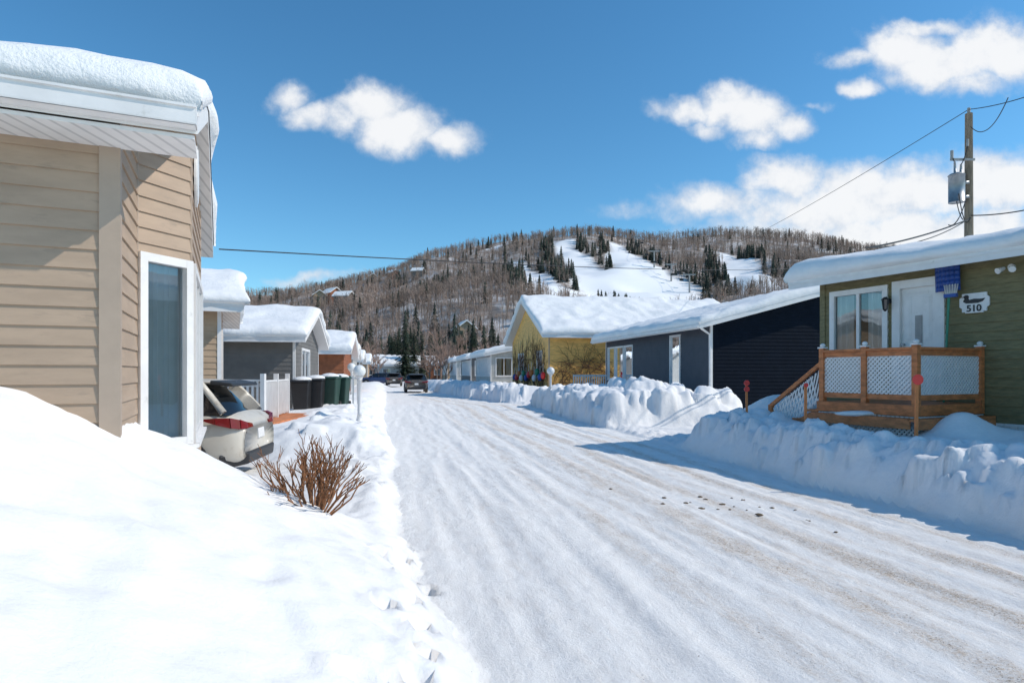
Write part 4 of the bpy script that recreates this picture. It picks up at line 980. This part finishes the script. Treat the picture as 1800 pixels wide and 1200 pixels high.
# ---------------------------------------------------------------- world, sun, camera
EL=40.;AZ=-5.
wo=bpy.data.worlds.new('World'); S.world=wo; wo.use_nodes=True; nt=wo.node_tree; nt.nodes.clear()
out=N(nt,'ShaderNodeOutputWorld'); sky=N(nt,'ShaderNodeTexSky',sky_type='NISHITA'); sky.sun_disc=False
sky.sun_elevation=math.radians(EL); sky.sun_rotation=math.radians(90-AZ); sky.ozone_density=2.0; sky.air_density=1.0; sky.dust_density=.2; sky.altitude=300
tint=mixc(nt,1.0,sky.outputs[0],(.74,1.0,1.06),'MULTIPLY')
hs=N(nt,'ShaderNodeHueSaturation'); hs.inputs['Saturation'].default_value=1.12; nt.links.new(tint,hs.inputs['Color'])
bg=N(nt,'ShaderNodeBackground'); nt.links.new(hs.outputs[0],bg.inputs[0]); bg.inputs[1].default_value=.15
tc=N(nt,'ShaderNodeTexCoord'); sp=N(nt,'ShaderNodeSeparateXYZ'); nt.links.new(tc.outputs['Generated'],sp.inputs[0])
yy=math_(nt,'MAXIMUM',sp.outputs[1],.05); U=math_(nt,'DIVIDE',sp.outputs[0],yy); V=math_(nt,'DIVIDE',sp.outputs[2],yy)
cb=N(nt,'ShaderNodeCombineXYZ'); nt.links.new(U,cb.inputs[0]); nt.links.new(V,cb.inputs[1]); base=cb.outputs[0]
def warp(vec,scale,det,amt):
    nw=N(nt,'ShaderNodeTexNoise'); nw.inputs['Scale'].default_value=scale; nw.inputs['Detail'].default_value=det; nt.links.new(vec,nw.inputs['Vector'])
    sb=N(nt,'ShaderNodeVectorMath',operation='SUBTRACT'); nt.links.new(nw.outputs['Color'],sb.inputs[0]); sb.inputs[1].default_value=(.5,.5,.5)
    sm=N(nt,'ShaderNodeVectorMath',operation='SCALE'); nt.links.new(sb.outputs[0],sm.inputs[0]); sm.inputs['Scale'].default_value=amt
    ad=N(nt,'ShaderNodeVectorMath',operation='ADD'); nt.links.new(vec,ad.inputs[0]); nt.links.new(sm.outputs[0],ad.inputs[1]); return ad.outputs[0]
wv=warp(warp(base,9,3,.05),30,6,.03)
cl=[(505,170,50,34,.75),(545,205,60,30,.8),(600,205,60,38,.75),(655,185,75,44,1.),(700,225,90,44,1.),(790,240,58,34,.9),(740,205,50,28,.6),
    (1205,190,60,32,.95),(1270,185,74,40,1.),(1320,205,80,40,1.),(1330,240,70,20,.6),(1390,222,46,26,.9),(1230,220,60,24,.7),
    (1510,100,75,24,.75),(1590,90,88,48,1.),(1650,120,115,50,1.),(1760,90,125,62,1.),(1515,160,44,22,.8),(1640,50,90,22,.75),(1700,150,85,32,.8),
    (1240,360,110,40,.85),(1380,315,85,42,1.),(1450,365,190,60,1.),(1600,330,170,52,1.),(1780,320,160,58,1.),(1600,420,400,70,1.),(1130,365,80,22,.4),(545,490,110,16,.5),(1430,190,45,10,.35)]
acc=None
for (px,py,a,b_,g) in cl:
    s=N(nt,'ShaderNodeVectorMath',operation='SUBTRACT'); nt.links.new(wv,s.inputs[0]); s.inputs[1].default_value=((px-900)/FP,(HZ-py)/FP,0)
    q=N(nt,'ShaderNodeVectorMath',operation='MULTIPLY'); nt.links.new(s.outputs[0],q.inputs[0]); q.inputs[1].default_value=(FP/a/1.6,FP/b_/1.6,0)
    l=N(nt,'ShaderNodeVectorMath',operation='LENGTH'); nt.links.new(q.outputs[0],l.inputs[0])
    t=ramp(nt,l.outputs['Value'],1.,0.,0,g)
    acc=t if acc is None else math_(nt,'MAXIMUM',acc,t)
n1=noise(nt,9,9,.66,base); n2=noise(nt,24,7,.62,base)
dens=math_(nt,'ADD',acc,math_(nt,'MULTIPLY',math_(nt,'SUBTRACT',n1,.5),1.4))
mask=ramp(nt,dens,.12,.82)
mask=math_(nt,'MULTIPLY',mask,ramp(nt,acc,.0,.22)); mask=math_(nt,'MULTIPLY',mask,ramp(nt,sp.outputs[1],.05,.2))
sh=ramp(nt,math_(nt,'ADD',dens,math_(nt,'MULTIPLY',math_(nt,'SUBTRACT',n2,.5),1.1)),.3,.95)
cc=mixc(nt,sh,(.68,.74,.83),(.94,.95,.965))
bc=N(nt,'ShaderNodeBackground'); nt.links.new(cc,bc.inputs[0]); bc.inputs[1].default_value=1.0
mx=N(nt,'ShaderNodeMixShader'); nt.links.new(math_(nt,'MULTIPLY',mask,.97),mx.inputs[0]); nt.links.new(bg.outputs[0],mx.inputs[1]); nt.links.new(bc.outputs[0],mx.inputs[2]); nt.links.new(mx.outputs[0],out.inputs[0])
su=bpy.data.lights.new('sun','SUN'); su.energy=3.4; su.angle=math.radians(.53); su.color=(1,.93,.83)
so_=bpy.data.objects.new('sun',su); COL.objects.link(so_)
dv=Vector((math.cos(math.radians(EL))*math.cos(math.radians(AZ)),math.cos(math.radians(EL))*math.sin(math.radians(AZ)),math.sin(math.radians(EL))))
so_.rotation_euler=dv.to_track_quat('Z','Y').to_euler(); so_.location=(30,0,30)
cam=bpy.data.cameras.new('camera'); co=bpy.data.objects.new('camera',cam); COL.objects.link(co); S.camera=co
co.location=(0,0,CH); co.rotation_euler=(math.pi/2,0,0); cam.sensor_width=36; cam.lens=22; cam.shift_y=55/1800; cam.clip_end=8000; cam.clip_start=.05
S.view_settings.view_transform='Standard'; S.view_settings.look='None'; S.view_settings.exposure=0
